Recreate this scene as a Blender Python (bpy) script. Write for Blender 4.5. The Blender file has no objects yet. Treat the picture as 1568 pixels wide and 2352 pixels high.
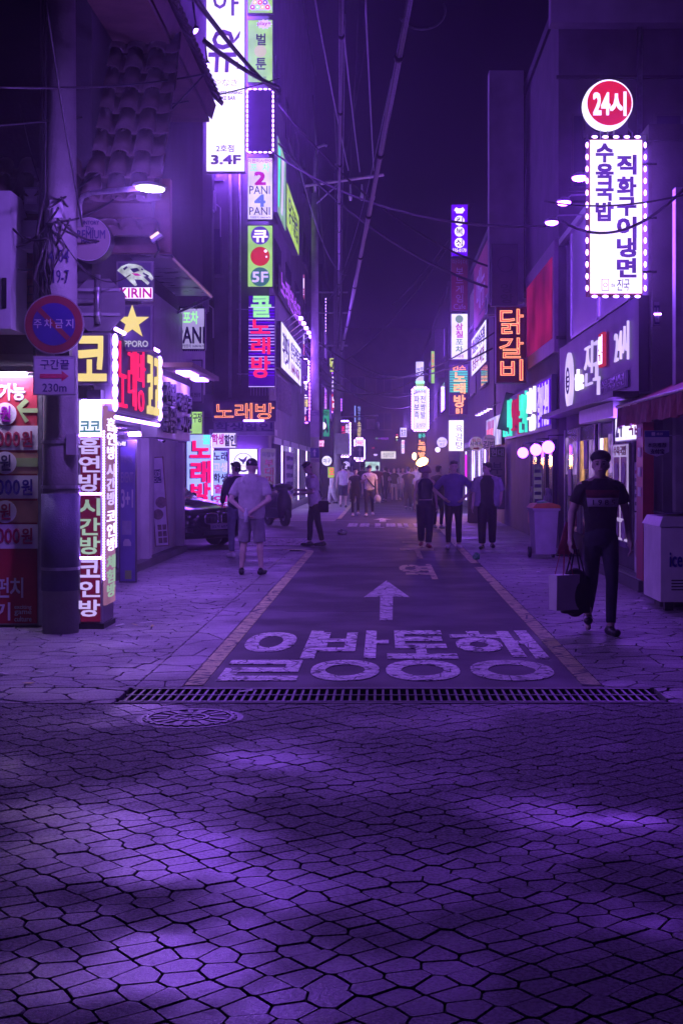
import bpy, bmesh, math, random
from mathutils import Vector, Matrix

R = random.Random(11)
sc = bpy.context.scene
COL = sc.collection
PI = math.pi

# ------------------------------------------------------------------ camera
F, U0, V0, CH = 3100.0, 880.0, 1075.0, 1.62      # focal length and vanishing point (1568 x 2352 picture units), eye height in m
cam = bpy.data.cameras.new('camera')
cam.sensor_fit = 'VERTICAL'; cam.sensor_height = 36.0; cam.lens = F/2352*36
cam.shift_x = -(U0-784)/2352; cam.shift_y = -(1176-V0)/2352
cam.clip_start = .1; cam.clip_end = 500
camo = bpy.data.objects.new('camera', cam); COL.objects.link(camo)
camo.location = (0, 0, CH); camo.rotation_euler = (PI/2, 0, 0)
sc.camera = camo

# ------------------------------------------------------------------ night sky, exposure
w = bpy.data.worlds.new('World'); sc.world = w; w.use_nodes = True
bg = w.node_tree.nodes['Background']
bg.inputs[0].default_value = (.22, .06, 1.0, 1); bg.inputs[1].default_value = .0045
sc.view_settings.view_transform = 'Standard'; sc.view_settings.look = 'None'
sc.view_settings.exposure = .45; sc.view_settings.gamma = 1
cy = sc.cycles
cy.use_denoising = True
try: cy.denoiser = 'OPENIMAGEDENOISE'
except Exception: pass
cy.max_bounces = 6; cy.diffuse_bounces = 3; cy.glossy_bounces = 3; cy.transmission_bounces = 4; cy.volume_bounces = 1
cy.sample_clamp_indirect = 4; cy.caustics_reflective = False; cy.caustics_refractive = False
cy.volume_step_rate = 4; cy.volume_max_steps = 64; cy.use_light_tree = True

# ------------------------------------------------------------------ helpers
def P(u, v, d): return Vector(((u-U0)*d/F, d, CH-(v-V0)*d/F))
MATS = {}
def pm(name, col, rough=.6, metal=0.0, var=.25, scale=6.0, bump=.15, bscale=60.0, spec=.5, alpha=None):
    """procedural surface: base colour with cloudy wear, fine relief"""
    if name in MATS: return MATS[name]
    m = bpy.data.materials.new(name); m.use_nodes = True
    nt = m.node_tree; b = nt.nodes['Principled BSDF']
    tc = nt.nodes.new('ShaderNodeTexCoord')
    n = nt.nodes.new('ShaderNodeTexNoise'); n.inputs['Scale'].default_value = scale; n.inputs['Detail'].default_value = 6
    nt.links.new(tc.outputs['Object'], n.inputs['Vector'])
    r = nt.nodes.new('ShaderNodeValToRGB')
    lo = [c*(1-var) for c in col]; hi = [min(1, c*(1+var)) for c in col]
    r.color_ramp.elements[0].position = .3; r.color_ramp.elements[1].position = .7
    r.color_ramp.elements[0].color = (*lo, 1); r.color_ramp.elements[1].color = (*hi, 1)
    nt.links.new(n.outputs['Fac'], r.inputs['Fac']); nt.links.new(r.outputs['Color'], b.inputs['Base Color'])
    mr = nt.nodes.new('ShaderNodeMapRange'); mr.inputs['To Min'].default_value = max(.02, rough-.12); mr.inputs['To Max'].default_value = min(1, rough+.12)
    nt.links.new(n.outputs['Fac'], mr.inputs['Value']); nt.links.new(mr.outputs[0], b.inputs['Roughness'])
    b.inputs['Metallic'].default_value = metal
    b.inputs['Specular IOR Level'].default_value = spec
    if bump:
        n2 = nt.nodes.new('ShaderNodeTexNoise'); n2.inputs['Scale'].default_value = bscale; n2.inputs['Detail'].default_value = 4
        nt.links.new(tc.outputs['Object'], n2.inputs['Vector'])
        bp = nt.nodes.new('ShaderNodeBump'); bp.inputs['Strength'].default_value = bump; bp.inputs['Distance'].default_value = .02
        nt.links.new(n2.outputs['Fac'], bp.inputs['Height']); nt.links.new(bp.outputs[0], b.inputs['Normal'])
    MATS[name] = m
    return m
def em(name, col, k, var=.0, sample=True, scale=1.2):
    """something that gives off light: lamp, backlit panel, neon tube"""
    if name in MATS: return MATS[name]
    if k < 2.6: k *= .76
    m = bpy.data.materials.new(name); m.use_nodes = True
    nt = m.node_tree; nt.nodes.remove(nt.nodes['Principled BSDF'])
    e = nt.nodes.new('ShaderNodeEmission'); e.inputs[0].default_value = (*col, 1); e.inputs[1].default_value = k
    if var:
        tc = nt.nodes.new('ShaderNodeTexCoord'); n = nt.nodes.new('ShaderNodeTexNoise'); n.inputs['Scale'].default_value = scale
        nt.links.new(tc.outputs['Object'], n.inputs['Vector'])
        mr = nt.nodes.new('ShaderNodeMapRange'); mr.inputs['From Min'].default_value = .3; mr.inputs['From Max'].default_value = .7
        mr.inputs['To Min'].default_value = k*(1-var); mr.inputs['To Max'].default_value = k*(1+var)
        nt.links.new(n.outputs['Fac'], mr.inputs['Value']); nt.links.new(mr.outputs[0], e.inputs[1])
    nt.links.new(e.outputs[0], nt.nodes['Material Output'].inputs[0])
    if not sample:
        m.cycles.emission_sampling = 'NONE'
    MATS[name] = m
    return m
def glass(name, col=(.05, .04, .1), rough=.05):
    if name in MATS: return MATS[name]
    m = pm(name, col, rough, 0, .1, 3, 0); b = m.node_tree.nodes['Principled BSDF']
    b.inputs['Specular IOR Level'].default_value = .8
    return m

class MB:
    """collects vertices and faces of ONE mesh"""
    def __init__(s): s.v = []; s.f = []
    def add(s, vs, fs):
        o = len(s.v); s.v += [tuple(p) for p in vs]; s.f += [tuple(i+o for i in f) for f in fs]; return s
    def box(s, x0, x1, y0, y1, z0, z1, b=0):
        if x1 < x0: x0, x1 = x1, x0
        if y1 < y0: y0, y1 = y1, y0
        if z1 < z0: z0, z1 = z1, z0
        return s.add([(x0,y0,z0),(x1,y0,z0),(x1,y1,z0),(x0,y1,z0),(x0,y0,z1),(x1,y0,z1),(x1,y1,z1),(x0,y1,z1)],
                     [(0,3,2,1),(4,5,6,7),(0,1,5,4),(1,2,6,5),(2,3,7,6),(3,0,4,7)])
    def prism(s, poly, y0, y1):
        """poly: (x, z) outline, run from y0 (front) to y1"""
        n = len(poly)
        vs = [(x, y0, z) for x, z in poly]+[(x, y1, z) for x, z in poly]
        return s.add(vs, [tuple(range(n)), tuple(range(2*n-1, n-1, -1))]+[(i, n+i, n+(i+1) % n, (i+1) % n) for i in range(n)])
    def flat(s, poly, z0, z1):
        n = len(poly)
        vs = [(x, y, z1) for x, y in poly]+[(x, y, z0) for x, y in poly]
        return s.add(vs, [tuple(range(n)), tuple(range(2*n-1, n-1, -1))]+[(i, n+i, n+(i+1) % n, (i+1) % n) for i in range(n)])
    def tube(s, pts, rad, n=8, cap=True, ry=None):
        """tube through points; rad a number or one per point"""
        pts = [Vector(p) for p in pts]
        if not hasattr(rad, '__len__'): rad = [rad]*len(pts)
        vs = []; fs = []
        ref = None
        for i, p in enumerate(pts):
            t = (pts[min(i+1, len(pts)-1)]-pts[max(i-1, 0)])
            if t.length < 1e-9: t = Vector((0, 0, 1))
            t.normalize()
            if ref is None:
                ref = Vector((1, 0, 0)) if abs(t.x) < .8 else Vector((0, 1, 0))
            a = (ref-t*ref.dot(t)).normalized(); b2 = t.cross(a); ref = a
            for k in range(n):
                q = 2*PI*k/n
                vs.append(p+a*math.cos(q)*rad[i]+b2*math.sin(q)*(rad[i] if ry is None else rad[i]*ry))
        for i in range(len(pts)-1):
            for k in range(n):
                fs.append((i*n+k, i*n+(k+1) % n, (i+1)*n+(k+1) % n, (i+1)*n+k))
        if cap:
            fs.append(tuple(reversed(range(n)))); fs.append(tuple(range((len(pts)-1)*n, len(pts)*n)))
        return s.add(vs, fs)
    def capsule(s, p0, p1, r0, r1, n=10):
        p0 = Vector(p0); p1 = Vector(p1); t = p1-p0
        t = t.normalized() if t.length > 1e-6 else Vector((0, 0, 1))
        return s.tube([p0-t*r0*.95, p0-t*r0*.7, p0, p1, p1+t*r1*.7, p1+t*r1*.95], [r0*.3, r0*.72, r0, r1, r1*.72, r1*.3], n)
    def ell(s, c, rx, ry, rz, n=12, m=8, rot=None):
        vs = []; fs = []
        c = Vector(c)
        for j in range(m+1):
            a = PI*j/m
            a = min(max(a, .08), PI-.08)
            for k in range(n):
                q = 2*PI*k/n
                p = Vector((rx*math.sin(a)*math.cos(q), ry*math.sin(a)*math.sin(q), rz*math.cos(a)))
                if rot: p = rot @ p
                vs.append(c+p)
        for j in range(m):
            for k in range(n):
                fs.append((j*n+k, (j+1)*n+k, (j+1)*n+(k+1) % n, j*n+(k+1) % n))
        fs.append(tuple(range(n))); fs.append(tuple(reversed(range(m*n, m*n+n))))
        return s.add(vs, fs)
    def rings(s, rs, n=18):
        """rs: (cx, cy, z, rx, ry) flat ended stack"""
        vs = []; fs = []
        for cx, cy, z, rx, ry in rs:
            for k in range(n):
                q = 2*PI*k/n
                vs.append((cx+rx*math.cos(q), cy+ry*math.sin(q), z))
        for j in range(len(rs)-1):
            for k in range(n):
                fs.append((j*n+k, j*n+(k+1) % n, (j+1)*n+(k+1) % n, (j+1)*n+k))
        fs.append(tuple(reversed(range(n)))); fs.append(tuple(range((len(rs)-1)*n, len(rs)*n)))
        return s.add(vs, fs)
    def mesh(s, name, mat=None, smooth=False):
        me = bpy.data.meshes.new(name); me.from_pydata(s.v, [], s.f); me.update()
        if mat: me.materials.append(mat)
        if smooth: me.polygons.foreach_set('use_smooth', [True]*len(me.polygons))
        return me
    def build(s, name, mat, parent=None, smooth=False, loc=None):
        return link(name, s.mesh(name, mat, smooth), parent, loc)
def link(name, me, parent=None, loc=None, rotz=0):
    o = bpy.data.objects.new(name, me); COL.objects.link(o)
    if parent: o.parent = parent
    if loc is not None: o.location = loc
    if rotz: o.rotation_euler = (0, 0, rotz)
    return o
def tag(o, label, cat, group=None):
    o['label'] = label; o['category'] = cat
    if group: o['group'] = group
    return o
def thing(name, label, cat, loc=(0, 0, 0), rz=0, group=None):
    o = bpy.data.objects.new(name, None); COL.objects.link(o); o.empty_display_size = .1
    o.location = loc; o.rotation_euler = (0, 0, rz)
    return tag(o, label, cat, group)
def struct(o): o['kind'] = 'structure'; return o

# ------------------------------------------------------------------ lettering
def glyph(s, bold=.02, neon=0, depth=.01, res=2):
    c = bpy.data.curves.new('t', 'FONT'); c.body = s; c.resolution_u = res
    if neon: c.fill_mode = 'NONE'; c.bevel_depth = neon; c.bevel_resolution = 0
    else: c.extrude = depth; c.offset = min(bold, 0)
    o = bpy.data.objects.new('t', c)
    me = bpy.data.meshes.new_from_object(o)
    bpy.data.objects.remove(o); bpy.data.curves.remove(c)
    return me
def bbox(me):
    xs = [v.co.x for v in me.vertices]; ys = [v.co.y for v in me.vertices]
    return min(xs), max(xs), min(ys), max(ys)
_CELL = None
def is_h(ch): return 0x2E80 <= ord(ch)
def place_text(s, x0, z0, x1, z1, y, mat, parent, bold=.02, neon=0, each=True, cell=True, thick=.008, name='letter', slant=0, res=2):
    """fit writing into the rectangle x0..x1, z0..z1 of a board whose front lies at y (facing -y)"""
    global _CELL
    if _CELL is None:
        m = glyph('뭘', 0); _CELL = bbox(m); bpy.data.meshes.remove(m)
    out = []
    if each and len(s) > 1 and all(is_h(c) or c == ' ' for c in s):
        wgt = [1.0 if c != ' ' else .35 for c in s]; tot = sum(wgt); x = x0
        for c, g in zip(s, wgt):
            xx = x+(x1-x0)*g/tot
            if c != ' ':
                pad = (xx-x)*.04
                out += place_text(c, x+pad, z0, xx-pad, z1, y, mat, parent, bold, neon, False, cell, thick, name, slant)
            x = xx
        return out
    me = glyph(s, bold, neon, res=res)
    if not me.vertices: return out
    a, b, c, d = bbox(me)
    if cell and len(s) == 1 and is_h(s): a, b, c, d = min(a, _CELL[0]), max(b, _CELL[1]), min(c, _CELL[2]), max(d, _CELL[3])
    sx = (x1-x0)/max(b-a, 1e-6); sz = (z1-z0)/max(d-c, 1e-6)
    zmax = max(v.co.z for v in me.vertices) or 1
    for v in me.vertices:
        px, py, pz = v.co
        X = x0+(px-a)*sx; Z = z0+(py-c)*sz
        v.co = (X+slant*(Z-z0), y-thick*.5-pz/zmax*thick*.5, Z)
    if bold > 0 and not neon:                # heavier strokes: the glyph laid four times, a hair apart in depth
        nv = len(me.vertices); co = [tuple(v.co) for v in me.vertices]; pf = [tuple(p.vertices) for p in me.polygons]
        b2 = bold*.72; V4 = []; F4 = []
        for q, (ix, iz) in enumerate(((-1, -1), (1, -1), (1, 1), (-1, 1), (0, 0))[:5 if bold > .03 else 4]):
            V4 += [(X+ix*b2*sx, Y-q*.0005, Z+iz*b2*sz) for X, Y, Z in co]; F4 += [tuple(i+q*nv for i in p) for p in pf]
        bpy.data.meshes.remove(me); me = bpy.data.meshes.new(name); me.from_pydata(V4, [], F4); me.update()
    me.materials.clear(); me.materials.append(mat)
    me.name = name
    o = link(name if (len(s) == 1 or name != 'letter') else 'lettering', me, parent)
    out.append(o)
    return out

class Sign:
    """a board; pixel rectangle at a distance (faces the camera side) or metres on a facade (side 'L' faces +x, 'R' faces -x)"""
    def __init__(s, label, u0, v0, u1, v1, d, face, depth=.16, cab=None, name='light_box_sign', cat='sign', group=None, side=None, X=0, Y0=0, Y1=0, Z0=0, Z1=0, rim=.02, facey=.012, back=True):
        if side is None:
            k = d/F; s.u0, s.v1, s.ku, s.kv = u0, v1, k, k
            s.W, s.H = (u1-u0)*k, (v1-v0)*k
            loc = P(u0, v1, d); rz = 0
        else:
            s.W, s.H = abs(Y1-Y0), Z1-Z0
            s.u0, s.v1, s.ku, s.kv = 0.0, 1.0, s.W, s.H      # fractions, v down
            if side == 'L': loc = Vector((X, min(Y0, Y1), Z0)); rz = PI/2
            else: loc = Vector((X, max(Y0, Y1), Z0)); rz = -PI/2
        s.root = thing(name, label, cat, loc, rz, group)
        if back: MB().box(0, s.W, 0, depth, 0, s.H).build('cabinet', cab or M_CAB, s.root)
        if face: s.face = MB().box(rim, s.W-rim, -facey, -.001, rim, s.H-rim).build('sign_face', face, s.root)
        if face and side is None and back and depth >= .2 and not name.startswith(('column','shop')):
            MB().box(rim, s.W-rim, depth+.001, depth+facey, rim, s.H-rim).build('back_face', face, s.root)
        GLOW = {'backlit_white': 24, 'backlit_white_soft': 13, 'backlit_pale_blue': 4, 'backlit_lilac': 5}.get(face.name if face else '', 0)
        if GLOW:                                   # unseen area light before each face, added to throw violet light into the street
            for fb in ((0, 1) if depth >= .2 and back and side is None else (0,)):
                ld = bpy.data.lights.new('added_box_light', 'AREA'); ld.shape = 'RECTANGLE'; ld.size = s.W*.96; ld.size_y = s.H*.96
                ld.energy = GLOW*PI*s.W*s.H; ld.color = VI
                lo = bpy.data.objects.new('light', ld); COL.objects.link(lo); lo.parent = s.root
                lo.location = (s.W/2, -.04 if not fb else depth+.04, s.H/2); lo.rotation_euler = (-PI/2 if not fb else PI/2, 0, 0)
        s.y = -facey-.002
    def x(s, u): return (u-s.u0)*s.ku
    def z(s, v): return (s.v1-v)*s.kv
    def t(s, txt, u0, v0, u1, v1, mat, **k):
        dy = k.pop('dy', 0)
        place_text(txt, s.x(u0), s.z(v1), s.x(u1), s.z(v0), s.y-dy, mat, s.root, **k); return s
    def vt(s, txt, u0, v0, u1, v1, mat, gap=.12, **k):
        n = len(txt); h = (v1-v0)/n
        mats = mat if isinstance(mat, (list, tuple)) else [mat]*n
        for i, c in enumerate(txt):
            if c != ' ': s.t(c, u0, v0+h*i+h*gap/2, u1, v0+h*(i+1)-h*gap/2, mats[i], **dict(k))
        return s
    def r(s, u0, v0, u1, v1, mat, name='panel', dy=0, th=.004):
        MB().box(s.x(u0), s.x(u1), s.y-dy-th, s.y-dy, s.z(v1), s.z(v0)).build(name, mat, s.root); return s
    def disc(s, u, v, r, mat, name='disc', dy=0, th=.006, n=28, ring=None):
        cx, cz, rr = s.x(u), s.z(v), r*s.ku
        if ring:
            vs = []; fs = []
            for k in range(n):
                q = 2*PI*k/n
                for rad in (rr, rr-ring*s.ku):
                    vs.append((cx+rad*math.cos(q), s.y-dy-th, cz+rad*math.sin(q)))
                    vs.append((cx+rad*math.cos(q), s.y-dy, cz+rad*math.sin(q)))
            for k in range(n):
                a, b = 4*k, 4*((k+1) % n)
                fs += [(a, b, b+2, a+2), (a+1, a+3, b+3, b+1), (a, a+1, b+1, b), (a+2, b+2, b+3, a+3)]
            MB().add(vs, fs).build(name, mat, s.root)
        else:
            MB().prism([(cx+rr*math.cos(2*PI*k/n), cz+rr*math.sin(2*PI*k/n)) for k in range(n)], s.y-dy-th, s.y-dy).build(name, mat, s.root)
        return s
    def poly(s, pts, mat, name='emblem', dy=0, th=.005):
        MB().prism([(s.x(u), s.z(v)) for u, v in pts], s.y-dy-th, s.y-dy).build(name, mat, s.root); return s
    def bulbs(s, nx, nz, mat, r=.03, long=1.6, off=0.0, sides='tblr'):
        mv = MB().ell((0, 0, 0), r, r, r*long, 8, 6).mesh('bulb', mat, True)
        mh = MB().ell((0, 0, 0), r*long, r, r, 8, 6).mesh('bulb', mat, True)
        for i in range(nx):
            x = s.W*(i+.5)/nx
            if 't' in sides: link('bulb', mh, s.root, (x, -r*.6, s.H+off))
            if 'b' in sides: link('bulb', mh, s.root, (x, -r*.6, -off))
        for i in range(nz):
            z = s.H*(i+.5)/nz
            if 'l' in sides: link('bulb', mv, s.root, (-off, -r*.6, z))
            if 'r' in sides: link('bulb', mv, s.root, (s.W+off, -r*.6, z))
        return s
    def strip(s, u0, v0, u1, v1, mat, name='neon_tube', r=.008, dy=.012):
        a = (s.x(u0), s.y-dy, s.z(v0)); b = (s.x(u1), s.y-dy, s.z(v1))
        MB().tube([a, b], r, 6).build(name, mat, s.root); return s
    def bracket(s, mat, side=1, n=2, L=.35):
        for i in range(n):
            z = s.H*(.15+.7*i/max(1, n-1))
            x = s.W if side > 0 else 0
            MB().tube([(x, .08, z), (x+side*L, .08, z)], .018, 6).build('bracket', mat, s.root)
        return s

# ------------------------------------------------------------------ colours
VI = (.25, .045, 1.0)                                   # the violet cast of every white lamp in this street
WHITE = em('backlit_white', (.80, .73, 1.0), 1.75, .10)
WHITE2 = em('backlit_white_soft', (.70, .62, 1.0), 1.55, .2)
WBULB = em('bulb_white', (.4, .2, 1), 13, sample=False)
VBULB = em('bulb_violet', (.35, .08, 1), 6, sample=False)
LED = em('led_strip_white', (.34, .14, 1), 26)
YEL = em('letter_yellow', (.95, .72, .28), 1.0, .15, sample=False)
RED = em('letter_red', (1, .015, .12), 1.3, .15, sample=False)
REDTUBE = em('neon_orange', (1, .3, .14), 2.2, sample=False)
REDFILL = em('neon_red_fill', (1, .04, .09), .8, .15)
GREENF = em('backlit_green', (.42, .75, .22), .95, .25)
GREENL = em('letter_green', (.35, .9, .4), 1.1, .1, sample=False)
CYAN = em('letter_cyan', (.05, .85, .65), 1.2, .2, sample=False)
LILAC = em('letter_lilac', (.55, .4, 1), 1.5, .15, sample=False)
LETW = em('letter_white', (.75, .6, 1), 2.2, .1, sample=False)
PINKF = em('backlit_pink', (.9, .05, .45), .9, .2)
VIOF = em('backlit_violet', (.13, .0, 1), 1.1, .15)
LBLUE = em('backlit_pale_blue', (.30, .38, 1.0), 1.35, .2)
REDF = em('backlit_red', (.75, .05, .09), .5, .3)
ORANGE = em('lamp_orange', (1, .42, .08), 60)
WARM = em('lamp_warm', (1, .55, .25), 5)
INK = pm('ink_violet', (.03, .012, .11), .6, 0, .2, 20, 0)
INKR = pm('ink_red', (.4, .02, .08), .6, 0, .2, 20, 0)
INKM = em('ink_magenta_backlit', (.55, .0, .42), .9, sample=False)
INKG = em('ink_green_backlit', (.3, .5, .3), .6, sample=False)
M_CAB = pm('cabinet_grey', (.14, .13, .16), .5, .3, .2, 6, .05)
DARK = pm('dark_metal', (.035, .033, .042), .45, .6, .3, 8, .05)
STEEL = pm('galvanised_steel', (.42, .42, .45), .4, .8, .2, 10, .06)
WHITEP = pm('white_paint', (.72, .70, .74), .5, 0, .12, 4, .06)
GREYP = pm('grey_paint', (.32, .31, .34), .55, 0, .18, 4, .06)
DULL = pm('unlit_board', (.22, .19, .26), .6, 0, .2, 3, .05)
DULLR = pm('unlit_board_red', (.22, .03, .05), .6, 0, .2, 3, .05)
PALE = pm('pale_print', (.55, .5, .6), .6, 0, .15, 8, 0)
PLASTIC = pm('plastic_pale', (.55, .53, .58), .45, 0, .1, 6, .04)
BLACKP = pm('black_plastic', (.02, .02, .024), .5, 0, .2, 10, .05)
REDP = pm('red_paint', (.42, .03, .05), .45, 0, .2, 6, .05)
GLASSD = glass('dark_glass')
CABLE = pm('cable_rubber', (.018, .016, .02), .6, 0, .2, 20, 0)
CABLEG = pm('cable_grey', (.26, .24, .3), .5, 0, .2, 20, 0)

# ================================================================== GROUND
def paving_mat(name, col, dark, wet=.5, lines=False):
    m = bpy.data.materials.new(name); m.use_nodes = True; nt = m.node_tree; b = nt.nodes['Principled BSDF']
    tc = nt.nodes.new('ShaderNodeTexCoord'); geo = nt.nodes.new('ShaderNodeNewGeometry')
    pos = geo.outputs['Position']
    n1 = nt.nodes.new('ShaderNodeTexNoise'); n1.inputs['Scale'].default_value = 62; n1.inputs['Detail'].default_value = 4; n1.inputs['Roughness'].default_value = .65
    n2 = nt.nodes.new('ShaderNodeTexNoise'); n2.inputs['Scale'].default_value = .9; n2.inputs['Detail'].default_value = 5
    n3 = nt.nodes.new('ShaderNodeTexNoise'); n3.inputs['Scale'].default_value = 6; n3.inputs['Detail'].default_value = 5
    for n in (n1, n2, n3): nt.links.new(pos, n.inputs['Vector'])
    r1 = nt.nodes.new('ShaderNodeValToRGB'); r1.color_ramp.elements[0].position = .42; r1.color_ramp.elements[1].position = .56
    r1.color_ramp.elements[0].color = (*dark, 1); r1.color_ramp.elements[1].color = (*col, 1)
    nt.links.new(n1.outputs['Fac'], r1.inputs['Fac'])
    oi = nt.nodes.new('ShaderNodeObjectInfo')
    hsv = nt.nodes.new('ShaderNodeHueSaturation'); nt.links.new(r1.outputs[0], hsv.inputs['Color'])
    ad = nt.nodes.new('ShaderNodeMath'); ad.operation = 'MULTIPLY_ADD'; ad.inputs[1].default_value = 1.1; ad.inputs[2].default_value = .4
    nt.links.new(n3.outputs['Fac'], ad.inputs[0])
    ad2 = nt.nodes.new('ShaderNodeMath'); ad2.operation = 'MULTIPLY_ADD'; ad2.inputs[1].default_value = .35
    nt.links.new(oi.outputs['Random'], ad2.inputs[0]); nt.links.new(ad.outputs[0], ad2.inputs[2])
    nt.links.new(ad2.outputs[0], hsv.inputs['Value'])
    nt.links.new(hsv.outputs[0], b.inputs['Base Color'])
    mr = nt.nodes.new('ShaderNodeMapRange'); mr.inputs['From Min'].default_value = .42; mr.inputs['From Max'].default_value = .62
    mr.inputs['To Min'].default_value = .62; mr.inputs['To Max'].default_value = .62-wet*.55
    wetv = n2.outputs['Fac']
    if wet > .6:                              # a damp stain left of the middle of the plaza
        vd = nt.nodes.new('ShaderNodeVectorMath'); vd.operation = 'DISTANCE'; vd.inputs[1].default_value = (-1.0, 5.2, 0); nt.links.new(pos, vd.inputs[0])
        md = nt.nodes.new('ShaderNodeMapRange'); md.inputs['From Min'].default_value = .5; md.inputs['From Max'].default_value = 2.6; md.inputs['To Min'].default_value = .09; md.inputs['To Max'].default_value = -.07
        nt.links.new(vd.outputs['Value'], md.inputs['Value'])
        ws = nt.nodes.new('ShaderNodeMath'); nt.links.new(n2.outputs['Fac'], ws.inputs[0]); nt.links.new(md.outputs[0], ws.inputs[1]); wetv = ws.outputs[0]
    nt.links.new(wetv, mr.inputs['Value'])
    mx = nt.nodes.new('ShaderNodeMath'); mx.operation = 'MULTIPLY_ADD'; mx.inputs[1].default_value = .25
    nt.links.new(n1.outputs['Fac'], mx.inputs[0]); nt.links.new(mr.outputs[0], mx.inputs[2])
    nt.links.new(mx.outputs[0], b.inputs['Roughness'])
    b.inputs['Specular IOR Level'].default_value = .6
    bp = nt.nodes.new('ShaderNodeBump'); bp.inputs['Strength'].default_value = .55; bp.inputs['Distance'].default_value = .006
    hsum = nt.nodes.new('ShaderNodeMath'); hsum.operation = 'ADD'
    nt.links.new(n1.outputs['Fac'], hsum.inputs[0]); nt.links.new(n3.outputs['Fac'], hsum.inputs[1])
    hh = hsum
    if lines:
        wv = nt.nodes.new('ShaderNodeTexWave'); wv.bands_direction = 'Y'; wv.inputs['Scale'].default_value = 2.2; wv.inputs['Distortion'].default_value = 1.2; wv.inputs['Detail'].default_value = 2
        nt.links.new(pos, wv.inputs['Vector'])
        pw = nt.nodes.new('ShaderNodeMath'); pw.operation = 'POWER'; pw.inputs[1].default_value = .25; nt.links.new(wv.outputs['Fac'], pw.inputs[0])
        hh = nt.nodes.new('ShaderNodeMath'); hh.operation = 'MULTIPLY_ADD'; hh.inputs[1].default_value = 1.6
        nt.links.new(pw.outputs[0], hh.inputs[0]); nt.links.new(hsum.outputs[0], hh.inputs[2])
    ms = nt.nodes.new('ShaderNodeMapRange'); ms.inputs['From Min'].default_value = .45; ms.inputs['From Max'].default_value = .62
    ms.inputs['To Min'].default_value = .55; ms.inputs['To Max'].default_value = .55-.4*wet
    nt.links.new(wetv, ms.inputs['Value']); nt.links.new(ms.outputs[0], bp.inputs['Strength'])
    nt.links.new(hh.outputs[0], bp.inputs['Height']); nt.links.new(bp.outputs[0], b.inputs['Normal'])
    MATS[name] = m
    return m
STONE = paving_mat('paving_stone', (.24, .215, .26), (.028, .024, .036), .74)
SLAB = paving_mat('pavement_slab', (.30, .275, .32), (.14, .125, .155), .5, True)
ASPH = paving_mat('asphalt', (.05, .046, .055), (.022, .02, .026), .35)
MORTAR = pm('joint_mortar', (.03, .026, .034), .9, 0, .3, 30, .3)
def paint_mat(name, col, crack=6.5):
    m = paving_mat(name, col, [c*.62 for c in col], .15)
    nt = m.node_tree; b = nt.nodes['Principled BSDF']; src = b.inputs['Base Color'].links[0].from_socket
    geo = nt.nodes.new('ShaderNodeNewGeometry')
    v = nt.nodes.new('ShaderNodeTexVoronoi'); v.feature = 'DISTANCE_TO_EDGE'; v.inputs['Scale'].default_value = crack
    n = nt.nodes.new('ShaderNodeTexNoise'); n.inputs['Scale'].default_value = 9; n.inputs['Detail'].default_value = 8
    nt.links.new(geo.outputs['Position'], v.inputs['Vector']); nt.links.new(geo.outputs['Position'], n.inputs['Vector'])
    c1 = nt.nodes.new('ShaderNodeValToRGB'); c1.color_ramp.elements[0].position = .012; c1.color_ramp.elements[1].position = .03
    nt.links.new(v.outputs['Distance'], c1.inputs['Fac'])
    c2 = nt.nodes.new('ShaderNodeValToRGB'); c2.color_ramp.elements[0].position = .36; c2.color_ramp.elements[1].position = .44
    nt.links.new(n.outputs['Fac'], c2.inputs['Fac'])
    mu = nt.nodes.new('ShaderNodeMath'); mu.operation = 'MULTIPLY'; nt.links.new(c1.outputs[0], mu.inputs[0]); nt.links.new(c2.outputs[0], mu.inputs[1])
    mx = nt.nodes.new('ShaderNodeMix'); mx.data_type = 'RGBA'; mx.inputs['A'].default_value = (.06, .055, .065, 1)
    nt.links.new(mu.outputs[0], mx.inputs['Factor']); nt.links.new(src, mx.inputs['B']); nt.links.new(mx.outputs['Result'], b.inputs['Base Color'])
    return m
PWHITE = paint_mat('road_paint_white', (.85, .82, .85), 5)
PYEL = paint_mat('road_paint_yellow', (.58, .58, .26), 2.2)

struct(MB().flat([(-60, -30), (60, -30), (60, 200), (-60, 200)], -.2, -.05).build('ground', MORTAR))
LX, RX = -1.48, 1.62          # edges of the asphalt lane
rd = [(LX, 9.98), (RX, 9.98), (RX, 140), (LX, 140), (LX, 41.2), (-14, 41.2), (-14, 26.75), (LX-.45, 26.75), (LX-.18, 26.62), (LX-.04, 26.3), (LX, 25.9)]
struct(MB().flat(list(rd), -.045, 0.0).build('road', ASPH))
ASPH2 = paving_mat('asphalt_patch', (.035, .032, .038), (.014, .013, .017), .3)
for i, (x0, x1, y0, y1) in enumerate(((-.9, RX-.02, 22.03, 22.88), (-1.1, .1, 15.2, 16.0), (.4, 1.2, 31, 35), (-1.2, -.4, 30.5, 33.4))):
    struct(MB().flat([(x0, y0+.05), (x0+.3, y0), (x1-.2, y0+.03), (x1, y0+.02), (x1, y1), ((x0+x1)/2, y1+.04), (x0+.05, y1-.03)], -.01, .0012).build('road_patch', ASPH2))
def marking(name, polys, mat, label):
    for p in polys:
        o = MB().flat(p, .002, .006).build(name, mat); tag(o, label, 'road marking')
    return o
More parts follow.
